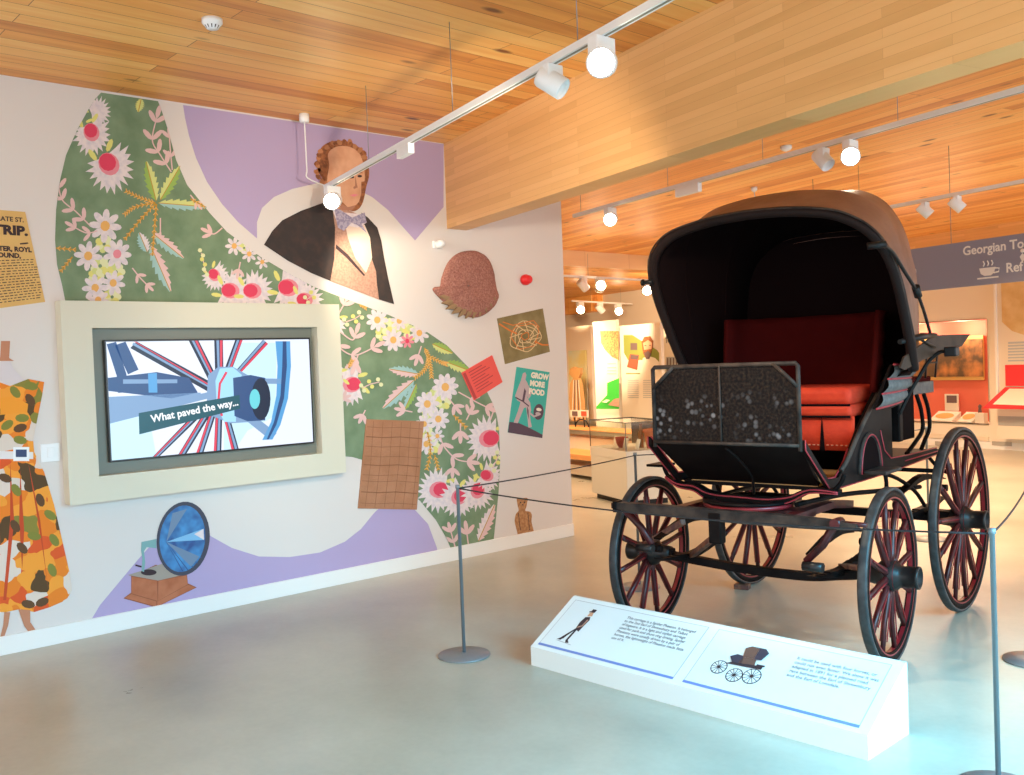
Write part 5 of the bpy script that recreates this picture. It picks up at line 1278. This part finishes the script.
# right hand white display panel
e = thing('display_unit', 'tall cream display unit with map, text and red box at the right edge', 'display unit', bw(on_back(1012, 440)[0]) * 1.0)
offv = -Vector(e.location)
def du(name, mt, px0, py0, px1, py1, d0, d1):
    c = B(mt); s0_, z1_ = on_back(px0, py0, d1); s1_, z0_ = on_back(px1, py1, d1); back_box(c, s0_, s1_, z0_, z1_, d0, d1); o = c.build(name, parent=e); o.location = offv; return o
du('unit_body', 'cabinet_cream', 993, 270, 1050, 441, 0, .25)
du('unit_edge', 'white_paint', 993, 276, 998.5, 408, .25, .28)
c = B('map_paper'); V = [on_back(px, py, .262) for px, py in ((1001, 282), (1040, 279), (1040, 336), (1024, 335), (1012, 331), (1002, 322))]
c.prism([bw(s_, .255) + Vector((0, 0, z_)) for s_, z_ in V], -BN * .006); o = c.build('map_sheet', parent=e); o.location = offv
for py in range(342, 362, 3): du('text_line', 'panel_line', 1008, py, 1035, py + .9, .25, .254)
du('red_backboard', 'red_box', 1005, 365, 1040, 386, .25, .27)
c = B('red_box'); s_l, z_l = on_back(996, 406, .25); s_m, z_m = on_back(1006, 387, .25); s_r = s_l + 1.0
pts = [bw(s_l, .55) + Vector((0, 0, z_l)), bw(s_r, .55) + Vector((0, 0, z_l)), bw(s_r, .27) + Vector((0, 0, z_m)), bw(s_m, .27) + Vector((0, 0, z_m))]
c.prism(pts, (0, 0, -.02)); c.m('paper'); pts2 = [pts[0].lerp(pts[2], .13) , pts[1].lerp(pts[3], .1), pts[2].lerp(pts[0], .1), pts[3].lerp(pts[1], .10)]; c.prism([p_ + Vector((0, 0, .004)) for p_ in pts2], (0, 0, .003)); o = c.build('display_shelf', parent=e); o.location = offv
du('vent_grille', 'vent', 998, 416, 1040, 427, .25, .256)

# low bench shelves, panels and niche on the far left
mat('bench_wood', (.78, .36, .12), .5); mat('display_green', (.05, .52, .06), .5); mat('niche_cyan', (.62, .70, .60), .6, noise=(2, (.70, .62, .25), .4, .6)); mat('panel_cream', (.84, .78, .68), .6); mat('dress_stripe', (.70, .42, .14), .8, noise=(34, (.35, .18, .08), .45, .6)); mat('olive_graphic', (.25, .30, .06), .8); mat('photo_red', (.62, .10, .05), .7)
# bench: front plane passes the visible floor line, seen through the gap
gx0, gx1 = on_z(566, 489), on_z(592, 480.5)
bd = (gx1 - gx0).normalized(); 
YN = 12.6
def on_y(px, py, y_=YN): return on_beamplane(px, py, y_)
def bplane_box(mb, px0, py0, px1, py1, y0, th, mt):
    """box whose front face fills the pixel rectangle on the beam-parallel plane y0, th deep behind"""
    a_ = on_beamplane(px0, py0, y0); b_ = on_beamplane(px1, py1, y0); mb.m(mt)
    x0, x1 = a_.x, b_.x; z1_, z0_ = a_.z, b_.z
    mb.prism([(x0, bp(x0, y0), z0_), (x1, bp(x1, y0), z0_), (x1, bp(x1, y0), z1_), (x0, bp(x0, y0), z1_)], BN * th); return mb
yb0 = gx1.y + .2235 * gx1.x
c = MB(); bplane_box(c, 545, 461, 640, 484, yb0, .5, 'cabinet_cream'); bplane_box(c, 545, 455.5, 640, 462, yb0 - .06, .5, 'bench_wood')
bplane_box(c, 545, 434, 640, 456, yb0 + .45, .3, 'cabinet_cream'); bplane_box(c, 545, 427.5, 640, 434, yb0 + .38, .5, 'bench_wood')
tag(c.build('display_bench'), 'stepped cream display bench with two orange wood shelves beyond the mural wall', 'bench')
yk = yb0 + .9
c = MB(); bplane_box(c, 540, 330, 594, 420, yk + .3, .05, 'cabinet_cream'); bplane_box(c, 568, 351, 588, 420, yk + .27, .02, 'niche_cyan')
tag(c.build('niche_panel'), 'pale green lit picture panel behind the striped dress', 'display panel')
c = MB()
q = [on_beamplane(px, py, yk) for px, py in ((571, 421), (569, 398), (570, 384), (573, 378), (569, 374), (570, 369), (573, 367), (577, 368), (580, 368), (580, 374), (578, 378), (580, 384), (582, 400), (583, 421))]
mat('gown_gold', (.62, .34, .12), .7); c.m('gown_gold'); c.prism(q, BN * .05, smooth=False)
for k in range(5):
    x_ = 571.5 + k * 2.4; c.m('print_dark' if k % 2 else 'paper'); c.prism([on_beamplane(a_, b_, yk - .006) for a_, b_ in ((575.5 + (x_ - 576) * .5, 380), (576.1 + (x_ - 576) * .5, 380), (x_ + .7, 420), (x_, 420))], BN * .004)
tag(c.build('display_gown'), 'long gold striped gown displayed behind the bench', 'dress')
for px, m_, lb in ((574.5, 'print_dark', 'left of two small framed portraits standing on the bench'), (583.5, 'photo_red', 'right of two small framed portraits standing on the bench')):
    c = MB(); bplane_box(c, px - 4.2, 410, px + 4.2, 417.5, yk - .25, .02, 'paper'); bplane_box(c, px - 2.6, 411.2, px + 2.6, 416, yk - .262, .01, m_); a_ = on_beamplane(px, 417, yk - .2)
    c.m('black_metal'); c.tube([(a_.x, a_.y, a_.z), (a_.x + .02, a_.y, a_.z - .18)], .01, n=6)
    tag(c.build('framed_portrait'), lb, 'picture frame')
a_ = on_beamplane(582, 427, yk - .45)
c = B('black_metal'); c.tube([(a_.x + .13 * cos(t), a_.y, a_.z + .11 * sin(t)) for t in [pi * k / 12 for k in range(13)]], .01, n=6); tag(c.build('wire_hoop'), 'small black wire hoop on the upper bench shelf', 'stand')
# white panels with the portrait and the green box
def panel(px0, py0, px1, py1, y0, label, fill):
    c = MB(); bplane_box(c, px0, py0, px1, py1, y0, .06, 'panel_cream'); fill(c, y0); return tag(c.build('exhibition_board'), label, 'display board')
def bpoly(c, pts, y0, mt, k=1):
    c.m(mt); V = [on_beamplane(px, py, y0 - .004 * k) for px, py in pts]; c.prism(V, BN * .003)
YP = 11.6
def fill1(c, y0):
    bpoly(c, [(600, 331), (618.5, 331), (618.5, 360), (612, 357), (605, 350), (601, 343)], y0, 'dress_stripe')
    for py in (363, 367, 370, 373): bpoly(c, [(607, py), (616, py), (616, py + .8), (607, py + .8)], y0, 'panel_line')
panel(592.5, 322, 620, 432, YP, 'narrow white display panel with brown picture, left of the portrait panel', fill1)
c = MB(); bpoly(c, [(607, 383), (619, 378), (619, 397), (607, 395)], YP - .1, 'display_green'); bpoly(c, [(594, 409), (607, 395), (619, 396), (619, 409)], YP - .12, 'display_green', 2); bpoly(c, [(602, 402), (606, 399.5), (610, 400), (606, 403)], YP - .13, 'paper', 3); bpoly(c, [(608, 405), (614, 399), (619, 398), (619, 407)], YP - .13, 'waistcoat', 3)
tag(c.build('green_display_box'), 'bright green display box fixed to the narrow white panel', 'display box')
YQ = 11.2
def fill2(c, y0):
    bpoly(c, [(623.5, 335), (632, 335), (640, 340), (657, 350), (659, 353), (659, 362), (650, 360), (628, 360), (624, 353)], y0, 'olive_graphic')
    bpoly(c, [(630.5, 343), (637, 343), (637, 350), (630.5, 350)], y0, 'print_dark', 2)
    bpoly(c, [(630, 354), (639, 355), (637, 370), (627, 367)], y0, 'photo_red', 2); bpoly(c, [(630.5, 354.5), (638.5, 355.5), (637.5, 360), (630, 359)], y0, 'print_dark', 3)
    bpoly(c, [(641, 365), (643, 358), (648, 356), (655, 358), (659, 362), (659, 371), (650, 369)], y0, 'paper', 3)
    bpoly(c, [(641.5, 342), (644, 337), (650, 336), (653, 341), (652.5, 348), (651, 353), (649, 359), (646, 359), (643, 353)], y0, 'ginger', 4)
    bpoly(c, [(643, 343), (648, 340), (652, 343), (651.5, 349), (644, 350)], y0, 'skin', 5); bpoly(c, [(644, 353), (648, 351), (651, 354), (649, 359), (646, 359)], y0, 'print_dark', 6)
    for q in ((644.6, 345.2), (649.3, 345)): bpoly(c, [(q[0], q[1]), (q[0] + 1.4, q[1]), (q[0] + 1.4, q[1] + .8), (q[0], q[1] + .8)], y0, 'ink', 7)
    for x0_ in (627.5, 643):
        for k in range(10): bpoly(c, [(x0_, 380 + k * 1.9), (x0_ + 11, 380 + k * 1.9), (x0_ + 11, 380.7 + k * 1.9), (x0_, 380.7 + k * 1.9)], y0, 'panel_line')
    bpoly(c, [(626, 373), (640, 373), (640, 374), (626, 374)], y0, 'olive_graphic')
panel(619.5, 326, 664, 436, YQ, 'white display panel with a bearded man and red box picture', fill2)
YR = 12.2
def fill3(c, y0):
    bpoly(c, [(666, 357), (682, 357), (682, 420), (666, 420)], y0, 'panel_line'); 
    for k in range(6): bpoly(c, [(667 + k * 3, 358), (668 + k * 3, 358), (668 + k * 3, 419), (667 + k * 3, 419)], y0, 'print_dark', 2)
o = panel(663, 322, 720, 430, YR, 'pale display panel with grey lettering beside the hood edge', fill3)
q0_ = on_beamplane(666.5, 343, YR); q1_ = on_beamplane(679, 343, YR); 
t_ = text_mesh('for i', 1.0, 'text_grey', Matrix.Identity(4), 'panel_lettering', o, bold=.01, extrude=.002)
xs = [v.co.x for v in t_.data.vertices]; k_ = (q1_ - q0_).length / (max(xs) - min(xs)); t_.data.transform(basis(q0_ - BN * .02, BD, (0, 0, 1)) @ Matrix.Scale(k_, 4))
# low wooden bulkhead near the far corner
a_ = on_back(603, 300)[0]
w = B('ceiling_boards_far'); back_box(w, -13, a_, 2.80, 3.2, 0, .35); struct(w.build('trim_3'))

# glass display case
cA, cB = on_z(592.3, 497.4), on_z(628, 507)
gx = (cB - cA); gl = gx.length; ga = atan2(gx.y, gx.x)
case = thing('glass_display_case', 'cream pedestal display case with glass top left of the carriage', 'display case', cA, ga)
gd = .55
zt_ = None
def zat(px, py, P):      # height of the pixel above the ground point P (closest approach)
    r = ray(px, py); k = ((P - CAM).xy.dot(r.xy)) / r.xy.dot(r.xy); return CAM.z + r.z * k
hz = zat(592.3, 446, cA); hg = zat(592.3, 420, cA)
mat('case_cream', (.70, .66, .56), .5); mat('case_edge', (.12, .12, .10), .4)
c = B('case_cream'); c.box(0, gl, 0, gd, .06, hz - .10, bev=.004); c.box(-.004, gl + .004, -.004, gd + .004, hz - .10, hz, bev=.004); c.build('pedestal', parent=case)
B('black_metal').box(.05, gl - .03, .04, gd - .04, 0, .06).build('plinth', parent=case)
def glass_mat():
    m = bpy.data.materials.new('case_glass'); m.use_nodes = True; nt = m.node_tree
    for n_ in list(nt.nodes): nt.nodes.remove(n_)
    o = nt.nodes.new('ShaderNodeOutputMaterial'); mx = nt.nodes.new('ShaderNodeMixShader'); t = nt.nodes.new('ShaderNodeBsdfTransparent'); t.inputs[0].default_value = (.93, .96, .92, 1)
    g = nt.nodes.new('ShaderNodeBsdfGlossy'); g.inputs['Roughness'].default_value = .03; fr = nt.nodes.new('ShaderNodeFresnel'); fr.inputs[0].default_value = 1.35
    nt.links.new(fr.outputs[0], mx.inputs[0]); nt.links.new(t.outputs[0], mx.inputs[1]); nt.links.new(g.outputs[0], mx.inputs[2]); nt.links.new(mx.outputs[0], o.inputs[0]); MAT['case_glass'] = m
glass_mat()
c = B('case_glass'); g4 = [(0, 0), (gl, 0), (gl, gd), (0, gd)]
for k in range(4): (xa, ya), (xb, yb_) = g4[k], g4[(k + 1) % 4]; c.face([(xa, ya, hz), (xb, yb_, hz), (xb, yb_, hg), (xa, ya, hg)])
c.face([(x_, y_, hg) for x_, y_ in g4]); c.build('glass_hood', parent=case)
c = B('case_edge')
for x_, y_ in ((0, 0), (gl, 0), (0, gd), (gl, gd)): c.box(x_ - .004, x_ + .004, y_ - .004, y_ + .004, hz, hg)
for y_ in (0, gd): c.box(0, gl, y_ - .004, y_ + .004, hg, hg + .008)
for x_ in (0, gl): c.box(x_ - .004, x_ + .004, 0, gd, hg, hg + .008)
c.build('glass_edges', parent=case)
mat('terracotta', (.62, .20, .10), .6); mat('bowl_red', (.45, .08, .05), .5); mat('bottle_brown', (.30, .14, .05), .35)
M_ = Matrix.Translation(cA) @ Matrix.Rotation(ga, 4, 'Z')
def incase(x_, y_): return M_ @ Vector((x_, y_, hz))
def put(nm, prof, x_, y_, mt, label, cat):
    p_ = incase(x_, y_); c = B(mt); c.lathe(prof, (p_.x, p_.y, hz + .001), n=20); tag(c.build(nm), label, cat)
put('bowl', [(0, 0), (.035, 0), (.06, .05), (.075, .12), (.07, .12), (.05, .04), (0, .02)], gl * .50, .18, 'bowl_red', 'small dark red bowl inside the glass case', 'bowl')
put('bottle', [(0, 0), (.03, 0), (.03, .16), (.016, .20), (.016, .27), (0, .27)], gl * .68, .34, 'bottle_brown', 'tall brown bottle in the middle of the glass case', 'bottle')
put('pot', [(0, 0), (.06, 0), (.075, .10), (.085, .17), (.10, .18), (.10, .21), (.03, .22), (0, .22)], gl * .84, .40, 'terracotta', 'terracotta pot with lid at the right of the glass case', 'pot')
for x_, y_, w_, lb in ((gl * .27, .2, .05, 'white label card at the left in the glass case'), (gl * .66, .14, .045, 'white label card between bowl and bottle in the glass case'), (gl * .90, .18, .035, 'white label card in front of the pot in the glass case')):
    p_ = incase(x_, y_); c = B('paper'); mx_ = Matrix.Translation((p_.x, p_.y, hz)) @ Matrix.Rotation(ga, 4, 'Z') @ Matrix.Rotation(-.25, 4, 'X'); c.box(-w_, w_, -.004, .004, .001, .12, mx=mx_); tag(c.build('label_card'), lb, 'card')

# ------------------------------------------------------------------ light
def spot(P, tgt, watts, size=1.2, col=(1, .80, .55), blend=.6, rad=.05):
    l = bpy.data.lights.new('track_or_fill_spot', 'SPOT'); l.energy = watts; l.color = col; l.spot_size = size; l.spot_blend = blend; l.shadow_soft_size = rad
    o = bpy.data.objects.new('track_or_fill_spot', l); COL.objects.link(o); o.location = P; o.rotation_euler = (Vector(tgt) - Vector(P)).to_track_quat('-Z', 'Y').to_euler(); return o
def area(P, tgt, watts, sx, sy, col):
    l = bpy.data.lights.new('daylight', 'AREA'); l.shape = 'RECTANGLE'; l.size = sx; l.size_y = sy; l.energy = watts; l.color = col
    o = bpy.data.objects.new('daylight', l); COL.objects.link(o); o.location = P; o.rotation_euler = (Vector(tgt) - Vector(P)).to_track_quat('-Z', 'Y').to_euler(); return o
def point(P, watts, rad, col):
    l = bpy.data.lights.new('lamp', 'POINT'); l.energy = watts; l.color = col; l.shadow_soft_size = rad
    o = bpy.data.objects.new('lamp', l); COL.objects.link(o); o.location = P; return o
W = bpy.data.worlds.new('sky'); SC.world = W; W.use_nodes = True; bg = W.node_tree.nodes['Background']; bg.inputs[0].default_value = (.90, .95, 1.0, 1); bg.inputs[1].default_value = 1.45
WARM = (1, .70, .42)
area((7.25, 3.3, 2.2), (5.1, 3.3, 0), 100, 3.0, 1.3, (.12, .66, 1.0)).data.spread = R_(95)
# second-bay and far-room lamps, one an added floor fill off any track head
for P_, T_, w_ in ((hp(A2, B2, 823), (3.4, 9.5, 0), 120), (Vector((2.7, 7.7, 2.95)), (2.7, 7.7, 0), 120), (hp(A4, B4, 583), (-6.5, 15.5, 1.2), 260), (hp(A5, B5, 600), (-5.2, 16.2, 1.9), 300)):
    spot(P_ + Vector((0, 0, -.32)), T_, w_, 1.05, WARM)
spot(hp(A1, B1, 552) + Vector((.12, .1, -.34)), (3.6, 4.6, .8), 60, 1.0, (1, .86, .66))
spot(hp(A1, B1, 600) + Vector((-.1, -.12, -.40)), (.0, 4.8, 2.0), 90, 1.5, (1, .84, .62))
spot(hp(A1, B1, 332) + Vector((.05, 0, -.2)), (.0, 5.2, 1.2), 30, 1.7, (1, .84, .62))
for P_, w_ in (((-3.5, 9, 2.3), 80), ((-6.5, 12.5, 2.3), 170), ((0, 12, 2.4), 140), ((2.2, 10.2, 1.9), 90), ((-1.6, 6.9, 2.0), 30)): spot(Vector(P_) + Vector((0, 0, .35)), Vector(P_) - Vector((0, 0, 2)), w_ * 2.6, 2.75, WARM, .9, .4)  # added wide fill spots without fixtures, brightening the back hall
for s_ in (-1.5, -.6): point(bw(s_, -.25) + Vector((0, 0, NZ1 - .12)), 9, .05, (1, .8, .6))  # unseen lamps added to brighten the coral lining
sq = on_back(652, 322); spot(Vector((-4.6, 12.6, 2.7)), bw(sq[0]) + Vector((0, 0, sq[1])), 420, .8, WARM)
# ------------------------------------------------------------------ view
vs = SC.view_settings; vs.view_transform = 'Standard'; vs.look = 'None'; vs.gamma = 1; vs.use_curve_mapping = False; vs.exposure = 1.0
